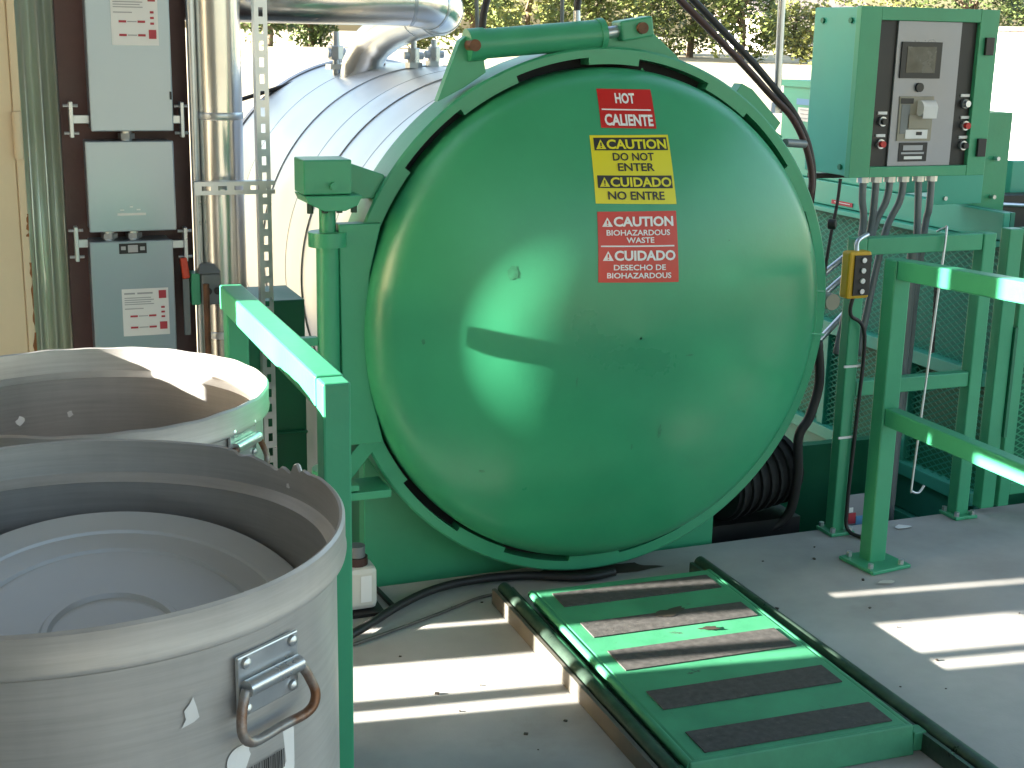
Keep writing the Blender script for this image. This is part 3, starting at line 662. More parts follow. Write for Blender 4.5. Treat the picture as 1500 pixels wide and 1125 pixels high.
for a, b, c, d in ((177, 361, 184, 366), (187, 359, 202, 369), (205, 361, 212, 366)):
    g0, h1 = xz(a, b, bx3[1]); g1, h0 = xz(c, d, bx3[1]); q = MB(); q.box((g0, bx3[1]-.0045, h0), (g1, bx3[1]-.0035, h1)); q.build('print_mark', PRINTG, npl)
a = P(268, 378, Y=.66); b = P(273, 408, Y=.64); q = MB(); q.bar(a, b, .026, .022, (1, 0, 0)); q.build('switch_handle', ORANGE, bx3[0], bevel=.004)
a = P(272, 408, Y=.65); b = P(275, 490, Y=.66); q = MB(); q.bar(a, b, .012, .02, (1, 0, 0)); q.build('handle_link', CONDUIT, bx3[0])
for (x, ya, yb_) in ((185, 190, 208), (196, 336, 352), (160, 338, 352)):
    a = P(x, ya, Y=.70); b = P(x, yb_, Y=.70); q = MB(); q.tube([a, b], .018, 12); q.tube([a*.5+b*.5-Vector((0, 0, .008)), a*.5+b*.5+Vector((0, 0, .008))], .026, 6)
    tag(q.build('pipe_nipple', GALV), {185: 'short galvanised nipple joining the upper box to the middle box', 196: 'galvanised nipple in the centre between middle and lower box', 160: 'galvanised nipple left of centre between middle and lower box'}[x], 'pipe fitting')
# receptacle box
x0, z1 = xz(281, 402, .62); x1, z0 = xz(325, 446, .62)
t = thing('outlet_box', 'small dark grey outlet box hanging on the pipes by the lower switch box', 'outlet box', ((x0+x1)/2, .65, z0))
q = MB(); q.box((x0+.03, .62, z0), (x1, .70, z1)); q.build('body', CONDUIT, t, bevel=.006)
q = MB(); q.box((x0, .63, z0), (x0+.028, .70, z1)); q.build('side_plate', GREEN, t, bevel=.003)
q = MB(); q.prism([(x0+.02, .615, z1+.001), (x1, .615, z1+.001), (x1-.02, .63, z1+.03), (x0+.03, .63, z1+.03)], (0, .07, 0)); q.build('weather_cover', CONDUIT, t, bevel=.003)
for k in range(2):
    cx = x0+.05+k*.03; q = MB(); q.tube([(cx, .612, (z0+z1)/2-.005), (cx, .6195, (z0+z1)/2-.005)], .012, 14); q.build('socket', BLACK, t)
# vertical pipes
YP = .70
px0 = xz(322, 250, YP)[0]
q = MB(); q.tube([(px0, YP, -1.2), (px0, YP, .75)], .078, 36); q.tube([(px0, YP, .752), (px0, YP, 1.46)], .0775, 36); q.tube([(px0, YP, 1.462), (px0, YP, 3.0)], .078, 36)
vp = q.build('insulated_pipe', PIPE, smooth=True); tag(vp, 'shiny silver clad vertical pipe beside the switch boxes', 'pipe')
for z in (.75, 1.46):
    q = MB(); q.lathe([(.0785, z-.012), (.0805, z-.008), (.0805, z+.008), (.0785, z+.012)], (px0, YP, 0), 'Z', 36); q.build('cladding_band', GALV, vp, smooth=True)
q = MB(); xq = xz(287, 250, .66)[0]; q.tube([(xq, .66, -1.2), (xq, .66, 3.0)], .014, 14); tag(q.build('conduit', GALV, smooth=True), 'thin galvanised conduit left of the silver vertical pipe', 'conduit')
q = MB(); xq = xz(303, 450, .60)[0]; q.tube([(xq, .60, -1.2), (xq, .60, .93)], .010, 12); tag(q.build('conduit', RUSTY, smooth=True), 'thin copper brown tube below the outlet box', 'conduit')
# slotted strut channels
def strut(name, label, p0, axis, L, face, hole_w=.014, hole_l=.028, pitch=.0508, w=.041):
    p0 = Vector(p0); ax = Vector(axis); f = Vector(face); sd = ax.cross(f)
    t = thing(name, label, 'strut', p0, 'galvanised strut channels'); q = MB(); n = int(L/pitch)
    c = lambda a, s_, d=0: p0+ax*a+sd*s_+f*d
    e = w/2; h = hole_w/2; T = .003
    for s1, s2 in ((-e, -h), (h, e)):
        q.add([c(0, s1), c(L, s1), c(L, s2), c(0, s2), c(0, s1, -T), c(L, s1, -T), c(L, s2, -T), c(0, s2, -T)], [(0,1,2,3),(4,7,6,5),(0,4,5,1),(1,5,6,2),(2,6,7,3),(3,7,4,0)])
    for i in range(n+1):
        a = i*pitch; b = min(L, a+pitch-hole_l); q.add([c(a, -h), c(b, -h), c(b, h), c(a, h), c(a, -h, -T), c(b, -h, -T), c(b, h, -T), c(a, h, -T)], [(0,1,2,3),(4,7,6,5),(0,4,5,1),(2,6,7,3),(1,5,6,2),(3,7,4,0)])
    q.build('slotted_face', GALV, t)
    for sg in (-1, 1):
        q = MB(); a0, a1 = (e*sg, e*sg-T*sg); q.add([c(0, a0, -T), c(L, a0, -T), c(L, a0, -w), c(0, a0, -w), c(0, a1, -T), c(L, a1, -T), c(L, a1, -w), c(0, a1, -w)], [(0,1,2,3),(4,7,6,5),(0,4,5,1),(1,5,6,2),(2,6,7,3),(3,7,4,0)]); q.build('flange', GALV, t)
    return t
sx = xz(386, 200, .55)[0]
strut('strut_channel', 'upright slotted galvanised strut before the silver vessel', (sx, .55, -1.2), (0, 0, 1), 3.6, (0, -1, 0))
za = P(340, 275, Y=.54).z
strut('strut_channel', 'horizontal slotted galvanised strut across the silver pipe', (xz(284, 275, .54)[0], .53, za), (1, 0, 0), xz(402, 275, .54)[0]-xz(284, 275, .54)[0], (0, -1, 0))
# big horizontal pipe with elbow
zh = 1.835; YH = .95
a = P(340, 5, Y=YH); b = P(628, 8, Y=YH)
pts = [(-1.05, YH, zh), (-.75, YH, zh), (-.42, YH, zh-.004)]; ex = P(600, 8, Y=YH).x; rb_ = .16
pth = [(-1.3, YH, zh), (ex, YH, zh)]+[(ex+rb_*math.sin(k*math.pi/16), YH+rb_*(1-math.cos(k*math.pi/16)), zh-.004*k) for k in range(1, 9)]
pth += [(ex+rb_, YH+.35, zh-.04), (ex+rb_, YH+.62, zh-.07)]
pth += [(ex+rb_, YH+.80, zh-.10), (ex+rb_-.02, YH+.95, zh-.15), (ex+rb_-.05, YH+1.03, zh-.24), (ex+rb_-.06, YH+1.06, zh-.36)]
q = MB(); q.tube(pth, .083, 40); hp_ = q.build('insulated_pipe', PIPE, smooth='all'); tag(hp_, 'thick silver clad horizontal pipe with elbow above the vessel', 'pipe')
for i in (1, 4, 7, 9, 10):
    p0 = Vector(pth[i]); d = (Vector(pth[i+1])-Vector(pth[i-1])).normalized(); q = MB(); q.tube([p0-d*.006, p0+d*.006], .0845, 40); q.build('cladding_band', GALV, hp_)
# corrugated sheet and tan door at the far left
x0 = xz(40, 300, .84)[0]; x1 = xz(96, 300, .84)[0]
cs = MB(); nseg = 110; xs0, xs1 = x0-.5, cxl+.01
vsl = []
for k in range(nseg+1):
    u = xs0+(xs1-xs0)*k/nseg; ph = (k/nseg*(xs1-xs0)/.048); y = .86+.016*math.sin(ph*2*math.pi)
    vsl += [(u, y, -1.2), (u, y, 3.0)]
cs.add(vsl, [(2*k, 2*k+2, 2*k+3, 2*k+1) for k in range(nseg)])
o = cs.build('corrugated_wall', CORR, smooth='all', recalc=False); tag(o, 'pale green corrugated metal wall sheet behind the tubs', 'wall')
sol = o.modifiers.new('s', 'SOLIDIFY'); sol.thickness = .002
x1 = xz(42, 300, .62)[0]
td = thing('tan_door', 'tan painted steel door with rusty edge at the left of the picture', 'door', (x1-.25, .62, -.1))
q = MB(); q.box((x1-.6, .62, -.4), (x1-.028, .66, 2.6)); q.build('door_leaf', TAN, td, bevel=.004)
q = MB(); q.box((x1-.0275, .612, -.4), (x1-.004, .665, 2.6)); q.build('edge_strip', TAN, td, bevel=.004)
for i, (za_, zb_, dx) in enumerate(((.55, .80, .012), (.82, 1.02, .008), (1.10, 1.17, .010), (.3, .5, .01))):
    q = MB(); k = 12; pts = []
    rn = random.Random(i)
    vsl = [(x1-.005, .611, za_)]+[(x1-.004-dx*rn.random(), .611, za_+(zb_-za_)*j/k) for j in range(k+1)]+[(x1-.003, .611, zb_)]
    q.add(vsl, [tuple(range(len(vsl)))]); q.build('rust_patch', RUST, td, recalc=False)
zc_ = P(33, 198, Y=.61).z; q = MB(); q.tube([(x1-.018, .604, zc_-.07), (x1-.018, .604, zc_+.07)], .014, 14); q.build('hinge_barrel', TAN, td, smooth=True)

# ------------------------------------------------------------------ control cabinet
X0, X1, YF, YK, Z0, Z1 = 1.065, 1.648, .25, .54, 1.268, 1.846
cab = thing('control_cabinet', 'green control cabinet with screen, printer and push buttons on a stand', 'control cabinet', (1.36, .4, Z0))
q = MB(); q.box((X0+.002, YF+.03, Z0), (X1-.002, YK, Z1)); bd = q.build('body', TEAL, cab, bevel=.004)
# door as a frame round the window
fx0, fx1 = P(1292, 130, Y=YF).x-.008, P(1427, 130, Y=YF).x+.028
wx0, wx1, wz0, wz1 = X0+.082, X1-.078, Z0+.034, Z1-.042
for a, b in (((X0-.003, YF, Z0-.003), (wx0, YF+.0285, Z1+.003)), ((wx1, YF, Z0-.003), (X1+.003, YF+.0285, Z1+.003)), ((wx0+.0005, YF+.0005, Z0-.003), (wx1-.0005, YF+.028, wz0)), ((wx0+.0005, YF+.0005, wz1), (wx1-.0005, YF+.028, Z1+.003))):
    q = MB(); q.box(a, b); q.build('door_frame', GREEN, cab, bevel=.002)
q = MB(); q.box((wx0+.0005, YF+.018, wz0), (wx1-.0005, YF+.0285, wz1)); q.build('black_panel', BLACK, cab)
W = wx1-wx0; pnx0, pnx1 = wx0+W*.19, wx1-W*.17
q = MB(); q.box((pnx0, YF+.010, wz0+.0005), (pnx1, YF+.0175, wz1-.0005)); gp = q.build('grey_panel', PGREY, cab, bevel=.001)
def pc(x, y, Y=YF+.008): q = P(x, y, Y=Y); return q.x, q.z
def plate(name, mt, xa, ya, xb, yb, parent, d=.010, Y=YF+.0095, bv=.001):
    a, b = pc(xa, ya, Y), pc(xb, yb, Y); g = MB(); g.box((min(a[0], b[0]), Y-d, min(a[1], b[1])), (max(a[0], b[0]), Y, max(a[1], b[1]))); return g.build(name, mt, parent, bevel=bv)
so_ = plate('screen_bezel', BLACK, 1321, 61, 1375, 115, gp, .006); plate('screen', SCREEN, 1330, 68, 1369, 107, so_, .001, YF+.0030)
a = pc(1346, 128); q = MB(); q.tube([(a[0], YF+.0, a[1]), (a[0], YF+.0095, a[1])], .016, 18); kn = q.build('key_switch', BLACK, gp, smooth=True)
pr = plate('printer_recess', BEIGE, 1318, 141, 1362, 206, gp, .004)
plate('printer_slot', BLACK, 1320, 144, 1338, 152, pr, .0015, YF+.0052); plate('printer_shade', CONDUIT, 1321, 153, 1330, 196, pr, .0015, YF+.0052)
plate('printer_lid', BEIGE, 1331, 168, 1360, 188, pr, .006, YF+.0052); plate('printer_keypad', STICK, 1326, 190, 1357, 203, pr, .003, YF+.0052)
plate('printer_key', BLACK, 1342, 193, 1350, 198, pr, .001, YF+.0018)
a = pc(1353, 158); q = MB(); q.tube([(a[0]-.03, YF-.006, a[1]), (a[0]+.03, YF-.006, a[1])], .027, 24); pap = q.build('paper_roll', PAPER, pr, smooth=True)
q = MB(); q.prism([(a[0]-.03, YF-.03, a[1]-.035), (a[0]+.03, YF-.03, a[1]-.035), (a[0]+.03, YF-.034, a[1]+.005), (a[0]-.03, YF-.034, a[1]+.005)], (0, .001, 0)); q.build('paper_strip', PAPER, pr)
np_ = plate('nameplate', BLACK, 1317, 209, 1356, 236, gp, .002)
plate('print_mark', PRINTG, 1323, 213, 1351, 220, np_, .001, YF+.007); plate('print_mark', PRINTG, 1320, 223, 1353, 225.5, np_, .001, YF+.007); plate('print_mark', STICK, 1324, 229, 1350, 233, np_, .001, YF+.007)
def button(x, y, mt, ringm=GALV):
    a = pc(x, y, YF+.01); g = MB(); g.tube([(a[0], YF+.006, a[1]), (a[0], YF+.0175, a[1])], .017, 18); r_ = g.build('button_ring', ringm, cab, smooth=True)
    g = MB(); g.tube([(a[0], YF-.008, a[1]), (a[0], YF+.0055, a[1])], .0115, 16); g.build('button_cap', mt, r_, smooth=True)
    g = MB(); g.box((a[0]-.019, YF+.013, a[1]+.024), (a[0]+.019, YF+.0175, a[1]+.034)); g.build('button_tag', STICK, cab)
button(1293, 178, BLACK); button(1290, 211, RED); button(1414, 152, GALV, CONDUIT); button(1414, 184, RED); button(1411, 213, BLACK)
for y in (68, 216):
    plate('door_latch', BLACK, 1443-(y > 100)*12, y-13, 1452-(y > 100)*12, y+13, cab, .012, YF-.0005)
for (y_, z_) in ((.31, Z1-.045), (.48, Z1-.045), (.31, Z0+.03), (.48, Z0+.03)):
    q = MB(); q.tube([(X0-.006, y_, z_), (X0+.004, y_, z_)], .010, 8); q.build('screw', GDARK, cab)
# stand
st = thing('cabinet_stand', 'green steel stand post behind the control cabinet', 'stand', (1.86, .62, -1.2))
a = P(1440, 165, Y=.56); b = P(1484, 165, Y=.56)
q = MB(); q.box((a.x-.01, .56, -1.2), (b.x, .575, a.z)); q.build('web', GREEN, st)
q = MB(); q.box((b.x-.012, .5755, -1.2), (b.x, .68, a.z)); q.box((a.x-.01, .5755, -1.2), (a.x+.002, .68, a.z)); q.build('flange', GREEN, st)
q = MB(); q.box((P(1376, 280, Y=.5).x, .543, P(1376, 300, Y=.54).z), (a.x+.02, .558, Z0+.06)); q.build('bracket_plate', TEAL, st, bevel=.002)
for (x, y) in ((1381, 290), (1458, 232), (1452, 288)):
    g = P(x, y, Y=.555); q = MB(); q.tube([(g.x, .535, g.z), (g.x, .558, g.z)], .009, 6); q.build('bolt', GALV, st)
# flexible conduits under the cabinet
dests = [(1262, 346), (1272, 352), (1276, 348), (1294, 350), (1332, 520), (1348, 380)]
tops = [(1264, 262), (1283, 262), (1303, 262), (1323, 262), (1345, 262), (1364, 262)]
words = ['leftmost', 'second from left', 'third from left', 'fourth from left', 'fifth from left', 'rightmost']
for i, (a, b) in enumerate(zip(tops, dests)):
    Yc = .38; p0 = P(*a, Y=Yc); p0.z = Z0; p1 = P(*b, Y=Yc+.03); mid = Vector((p0.x+(p1.x-p0.x)*(.12 if i < 4 else .35), Yc, p0.z-(p0.z-p1.z)*.4))
    t = thing('flexible_conduit', 'grey conduit hanging under the control cabinet, %s of the row' % words[i], 'conduit', p0, 'conduits under the cabinet')
    p2 = Vector((p1.x-(.05 if i < 4 else .03), Yc+.06, p1.z-.45 if i < 4 else -.3))
    q = MB(); q.tube(smoothpath([p0, mid, p1, p2], 8), .0135, 10); q.build('hose', CONDUIT, t, smooth='all')
    q = MB(); q.tube([p0+Vector((0, 0, -.035)), p0+Vector((0, 0, -.002))], .022, 8); q.build('gland', GALV, t)
# two steel pipes behind the right rail
q = MB(); g = P(1325, 500, Y=.34); q.tube([(g.x, .34, -1.0), (g.x, .34, 1.0)], .020, 14); tag(q.build('upright_pipe', CONDUIT, smooth=True), 'grey upright pipe behind the rear guard rail below the cabinet', 'pipe')
for i, (ya, yb) in enumerate(((400, 380), (432, 408), (495, 462))):
    q = MB(); q.tube([P(1190, ya+14, Y=.5), P(1240, yb-6, Y=.5)], .012, 10); tag(q.build('diagonal_tube', GALV, smooth=True), 'thin grey tube slanting out behind the door ring, %s of three' % ['upper', 'middle', 'lower'][i], 'tube')
# tray under the cabinet
q = MB(); g0 = P(1190, 262, Y=.5); q.box((g0.x, .5, Z0-.03), (1.52, .535, Z0-.012)); tag(q.build('cable_tray', BLACK), 'thin black bar under the control cabinet', 'bar')

# ------------------------------------------------------------------ pendant controller, cable, hook
pt = thing('pendant_control', 'yellow pendant push button control hung on the rear rail post', 'pendant control', (1.05, .06, .86))
a = P(1243, 369, Y=.05); b = P(1270, 436, Y=.05)
q = MB(); q.box((a.x, .04, b.z), (b.x, .088, a.z)); hs = q.build('housing', YELP, pt, bevel=.008)
q = MB(); q.box((a.x+.02, .035, b.z+.012), (b.x-.004, .0395, a.z-.012)); fc = q.build('face_plate', BLACK, pt, bevel=.001)
for k in range(4):
    z = a.z-.028-k*(a.z-b.z-.055)/3; q = MB(); q.tube([((a.x+b.x)/2+.008, .028, z), ((a.x+b.x)/2+.008, .0345, z)], .009, 14); q.build('push_button', (GALV, STICK, STICK, GALV)[k], fc, smooth=True)
q = MB(); q.tube(smoothpath([((a.x+b.x)/2, .066, b.z+.004), ((a.x+b.x)/2-.005, .066, b.z-.06), (1.056, .075, b.z-.14), (1.054, .08, .4), (1.046, .08, .12), (1.05, .07, .02), (1.08, .0, .008)], 6), .007, 8); q.build('cable', RUBBER, pt, smooth='all')
q = MB(); q.tube(smoothpath([((a.x+b.x)/2, .066, a.z-.004), ((a.x+b.x)/2+.01, .08, a.z+.03), (1.06, .11, 1.085)], 6), .008, 8); q.build('hanger_loop', GALV, pt, smooth='all')
for z in (.36, .62):
    q = MB(); q.box((.992, .088, z), (1.062, .0925, z+.008)); q.build('cable_tie', STICK, pt)
hk = MB(); h0 = P(1386, 344, Y=.085); h1 = P(1336, 708, Y=-.02); dd = (h1-h0)
hk.tube(smoothpath([h0+Vector((0, .05, .005)), h0+Vector((0, .012, .022)), h0, h0+dd*.33, h0+dd*.66, h1, h1+Vector((.0, -.005, -.028)), h1+Vector((.03, -.005, -.036)), h1+Vector((.05, -.005, -.012))], 6), .0042, 8)
tag(hk.build('hook_rod', GALV, smooth='all'), 'long thin steel rod with a hooked end hanging on the rear guard rail', 'hook')
for k in range(14):
    pass
# chain beside it
ch = thing('chain', 'black chain hanging down behind the hook rod', 'chain', (1.42, .2, .6))
g0 = P(1372, 408, Y=.2); g1 = P(1366, 512, Y=.2)
for k in range(15):
    c = g0+(g1-g0)*(k/14); q = MB(); d = Vector((0, 0, .012))
    if k % 2: q.tube([c-d, c+d], .007, 8)
    else: q.bar(c-d, c+d, .004, .016, (1, 0, 0))
    q.build('link', BLACK, ch)

# ------------------------------------------------------------------ green compactor machine on the right
XM = 1.82
mc = thing('compactor', 'long teal green machine with mesh side behind the rear guard rail', 'machine', (2.4, 1.2, -1.2))
YA, YE = .30, 2.6
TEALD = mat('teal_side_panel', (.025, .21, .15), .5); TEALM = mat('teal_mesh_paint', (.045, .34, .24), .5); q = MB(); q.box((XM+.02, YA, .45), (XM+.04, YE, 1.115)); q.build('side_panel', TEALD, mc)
q = MB(); q.prism([(XM+.019, YA, 1.115), (XM-.012, YA, 1.115), (XM-.012, YA, 1.01), (XM+.019, YA, 1.01)], (0, YE-YA, 0)); q.build('upper_beam', TEAL, mc, bevel=.003)
q = MB(); q.box((XM-.05, YA, .985), (XM+.018, YE, 1.006)); q.build('ledge', TEAL, mc, bevel=.003)
for z, hh in ((.44, .055), (-.05, .055), (-.26, .05)):
    q = MB(); q.box((XM-.035, YA, z), (XM+.018, YE, z+hh)); q.build('chord', TEALM, mc, bevel=.003)
for y in (.75, 1.35, 1.95):
    q = MB(); q.box((XM-.02, y, .005), (XM+.018, y+.05, .438)); q.build('stanchion', TEALM, mc, bevel=.003)
q = MB(); diamond_mesh(q, (XM-.004, YE, .50), (0, -1, 0), (0, 0, 1), YE-YA, .48, .05, .026); diamond_mesh(q, (XM-.004, YE, .006), (0, -1, 0), (0, 0, 1), YE-YA, .43, .05, .026)
q.build('expanded_mesh', TEALM, mc, kind='stuff', recalc=False)
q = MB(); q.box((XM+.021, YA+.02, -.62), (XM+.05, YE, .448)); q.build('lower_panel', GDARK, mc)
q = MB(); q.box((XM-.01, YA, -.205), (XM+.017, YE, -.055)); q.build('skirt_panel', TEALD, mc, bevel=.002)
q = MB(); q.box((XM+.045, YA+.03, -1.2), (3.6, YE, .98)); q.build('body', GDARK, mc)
hy = P(1148, 116, X=XM).y; hz = P(1148, 116, X=XM).z
q = MB(); q.box((XM, .95, 1.117), (P(1425, 200, Y=.95).x, hy, hz)); hop = q.build('hopper', TEAL, mc, bevel=.006)
q = MB(); q.box((XM-.012, .94, hz-.03), (XM-.0005, hy, hz)); q.build('hopper_rim', TEAL, mc)
def xplate(name, mt, xa, ya, xb, yb, X, parent):
    a = P(xa, ya, X=X); b = P(xb, yb, X=X); g = MB(); y0, y1 = sorted((a.y, b.y)); z0, z1 = sorted((a.z, b.z)); g.box((X-.003, y0, z0), (X, y1, z1)); return g.build(name, mt, parent)
BLUEP = mat('blue_print', (.12, .32, .55), .5)
xplate('label_plate', STICK, 1170, 157, 1189, 179, XM-.001, hop); xplate('label_plate', BLUEP, 1168, 144, 1190, 155, XM-.001, hop)
for k in range(3): xplate('print_mark', PRINTG, 1173, 160+k*6, 1186, 162.5+k*6, XM-.0045, hop)
xplate('red_label', PRINTR, 1219, 292, 1249, 304, XM-.013, mc); xplate('print_mark', STICK, 1223, 296, 1245, 299.5, XM-.0165, mc)
# gear seen right of the stand
q = MB(); a = P(1482, 237, Y=1.0); b = P(1560, 280, Y=1.0); q.box((a.x, 1.0, b.z), (b.x, 1.4, a.z)); q.build('side_box', TEAL, hop, bevel=.004) if False else None
sb = thing('teal_box', 'teal steel box at the right edge beyond the cabinet stand', 'box', (2.6, .9, 1.0))
a = P(1484, 236, Y=.9); b = P(1600, 280, Y=.9); q = MB(); q.box((a.x, .9, b.z), (b.x, .945, a.z)); q.build('front', TEAL, sb, bevel=.004)
q = MB(); q.box((a.x, .9455, b.z-.012), (b.x, .99, b.z)); q.build('lip', GALV, sb)
dk_ = MB(); a = P(1462, 286, Y=.8); b = P(1620, 352, Y=.8); dk_.box((a.x, .8, b.z), (b.x, .88, a.z-.0)); tag(dk_.build('dark_hatch', BLACK, bevel=.004), 'dark opening of the machine right of the cabinet stand', 'hatch')
q = MB(); q.tube([P(1462, 299, Y=.78), P(1560, 303, Y=.78)], .008, 8); tag(q.build('hatch_bar', GALV, smooth=True), 'thin pale bar across the dark hatch', 'bar')
# motor under the vessel, right of the skirt
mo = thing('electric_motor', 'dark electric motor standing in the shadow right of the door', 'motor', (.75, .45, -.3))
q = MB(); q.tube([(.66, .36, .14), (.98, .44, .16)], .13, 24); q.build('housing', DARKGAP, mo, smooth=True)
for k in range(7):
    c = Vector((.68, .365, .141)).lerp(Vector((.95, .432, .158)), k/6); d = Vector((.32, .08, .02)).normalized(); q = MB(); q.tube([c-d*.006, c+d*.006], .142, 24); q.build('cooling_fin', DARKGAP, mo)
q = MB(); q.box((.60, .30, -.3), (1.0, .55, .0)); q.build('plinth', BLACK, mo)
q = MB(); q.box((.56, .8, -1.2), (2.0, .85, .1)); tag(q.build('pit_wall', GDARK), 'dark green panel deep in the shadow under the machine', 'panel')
# small sign low behind the rail post
t = thing('floor_sign', 'small white sign with blue and red print low behind the rail post', 'sign', (1.2, .3, -.1))
a = P(1226, 728, Y=.24); b = P(1270, 786, Y=.24); q = MB(); q.box((a.x, .24, b.z), (b.x+.02, .246, a.z)); q.build('plate', PGREY, t)
for (xa, ya, xb, yb, mt) in ((1231, 748, 1241, 756, STICK), (1243, 752, 1252, 766, PRINTR), (1234, 762, 1241, 768, PRINTR), (1254, 756, 1264, 772, BLUEP), (1244, 744, 1249, 750, STICK)):
    a = P(xa, ya, Y=.239); b = P(xb, yb, Y=.239); q = MB(); q.box((a.x, .2365, b.z), (b.x, .2395, a.z)); q.build('print_mark', mt, t)

# ------------------------------------------------------------------ hoses and cables
def hose(name, pts, r, mt, label, n=8, cat='hose'):
    q = MB(); q.tube(smoothpath(pts, n), r, 12); o = q.build(name, mt, smooth='all'); return tag(o, label, cat)
Yh = .16
hose('hydraulic_hose', [P(972, -24, Y=Yh), P(1040, 44, Y=Yh), P(1090, 96, Y=Yh), P(1128, 138, Y=Yh), P(1160, 172, Y=Yh), P(1180, 214, Y=Yh), P(1189, 258, Y=Yh), P(1186, 290, Y=Yh), P(1176, 330, Y=Yh+.1)], .0115, REDB, 'dark hydraulic hose crossing the sky, lower left of the pair')
hose('hydraulic_hose', [P(998, -18, Y=Yh+.03), P(1052, 38, Y=Yh+.03), P(1098, 86, Y=Yh+.03), P(1132, 126, Y=Yh+.03), P(1163, 166, Y=Yh+.02), P(1184, 212, Y=Yh+.02), P(1191, 262, Y=Yh+.03), P(1184, 320, Y=Yh+.12)], .0115, RUBBER, 'dark hydraulic hose crossing the sky, upper right of the pair')
cd = MB(); a = P(1147, -30, Y=.2); b = P(1138, 150, Y=.2); cd.tube([a, b], .0125, 14); cdo = cd.build('upright_conduit', GALV, smooth=True); tag(cdo, 'grey upright conduit meeting the hydraulic hoses', 'conduit')
q = MB(); q.tube([b, b-Vector((0, 0, .035))], .02, 8); q.build('coupling', GALV, cdo)
q = MB(); q.tube([P(1150, 209, Y=.1), P(1178, 211, Y=.15)], .014, 12); tag(q.build('hose_fitting', CONDUIT, smooth=True), 'short grey fitting between door ring and hydraulic hose', 'fitting')
for i, x in enumerate((706, 845)):
    ya = 78 if i == 0 else 52
    q = MB(); q.tube([P(x, ya, Y=.06), P(x, ya-36, Y=.07)], .011, 10); f = q.build('cylinder_fitting', GALV, smooth=True); tag(f, ['silver fitting on the left end of the green cylinder', 'silver fitting on the right end of the green cylinder'][i], 'fitting')
    hose('cylinder_hose', [P(x, ya-34, Y=.07), P(x+3, ya-60, Y=.08), P(x+12, ya-95, Y=.10), P(x+20, -40, Y=.12)], .011, RUBBER, ['black hose rising from the left end of the green cylinder', 'black hose rising from the right end of the green cylinder'][i])
for i, (xa, xb) in enumerate(((700, 697), (823, 824))):
    q = MB(); q.tube([P(xa, 62, Y=.5), P(xb, -30, Y=.5)], .007, 8); tag(q.build('thin_post', CONDUIT), ['thin grey rod against the trees, left one', 'thin grey rod against the trees, right one'][i], 'rod')
hose('floor_hose', [P(505, 935, Z=.02), P(540, 915, Z=.02), P(590, 884, Z=.02), P(640, 862, Z=.02), P(700, 849, Z=.02), P(770, 843, Z=.02), P(850, 846, Z=.02), P(900, 838, Z=.02)], .0135, RUBBER, 'black hose curving over the floor below the green skirt')
hose('power_wire', [P(515, 945, Z=.006), P(580, 922, Z=.006), P(650, 896, Z=.006), P(700, 876, Z=.006), P(738, 868, Z=.006)], .005, TRKSIDE, 'thin dirty cord lying on the floor beside the black hose', cat='cord')
hose('black_cable', [P(1231, 262, Y=.30), P(1226, 300, Y=.30), P(1216, 350, Y=.30), P(1207, 410, Y=.30), P(1203, 480, Y=.3)], .006, RUBBER, 'thin black cable dropping from under the cabinet to the door side', cat='cable')
q = MB(); a = P(1213, 328, Y=.22); q.tube([a, a+Vector((.02, -.02, 0))], .018, 16); q.build('knob', BLACK, auto, bevel=.004)
hose('pit_hose', [P(1198, 500, Y=.3), P(1200, 560, Y=.3), P(1186, 610, Y=.28), P(1170, 640, Y=.28), P(1168, 700, Y=.28), P(1150, 760, Y=.3), P(1090, 790, Y=.35)], .018, RUBBER, 'thick black hose looping down behind the right side of the door')
# jug behind the left rail post
jb = P(531, 893, Z=0); jx, jy = jb.x-.005, -.0
jg = thing('plastic_jug', 'dirty white plastic jug with red cap beside the guard rail post', 'jug', (jx, jy, 0))
q = MB(); q.box((jx-.055, jy-.045, .012), (jx+.045, jy+.05, .15)); q.build('body', PLASTIC, jg, bevel=.018)
q = MB(); q.tube([(jx-.01, jy, .15), (jx-.01, jy, .175)], .034, 18); q.build('neck', REDB, jg, smooth=True)
q = MB(); q.tube([(jx-.01, jy, .175), (jx-.01, jy, .21)], .026, 18); q.build('cap', CONDUIT, jg, smooth=True)
q = MB(); q.add([(jx-.01, jy-.0465, .04), (jx+.024, jy-.0465, .04), (jx+.024, jy-.0465, .125), (jx-.01, jy-.0465, .125)], [(0, 1, 2, 3)]); q.build('label', STICK, jg, recalc=False)
q = MB(); q.box((jx-.09, jy-.07, .001), (jx+.06, jy+.06, .011)); q.build('tray', BLACK, jg)
q = MB(); q.bar((jx+.075, jy+.13, .02), (jx+.10, jy-.05, .006), .012, .012); tag(q.build('angle_bar', BLACK), 'short black bar on the floor beside the jug', 'bar')
# green cabinet behind the left rail
q = MB(); q.box((-1.02, .62, -.6), (-.80, .9, .86)); q.box((-1.02, .60, .40), (-.80, .619, .41)); q.box((-.95, .60, -.2), (-.94, .618, .39)); o = q.build('rear_cabinet', GDARK, bevel=.004); tag(o, 'dark green steel housing behind the left guard rail', 'housing')

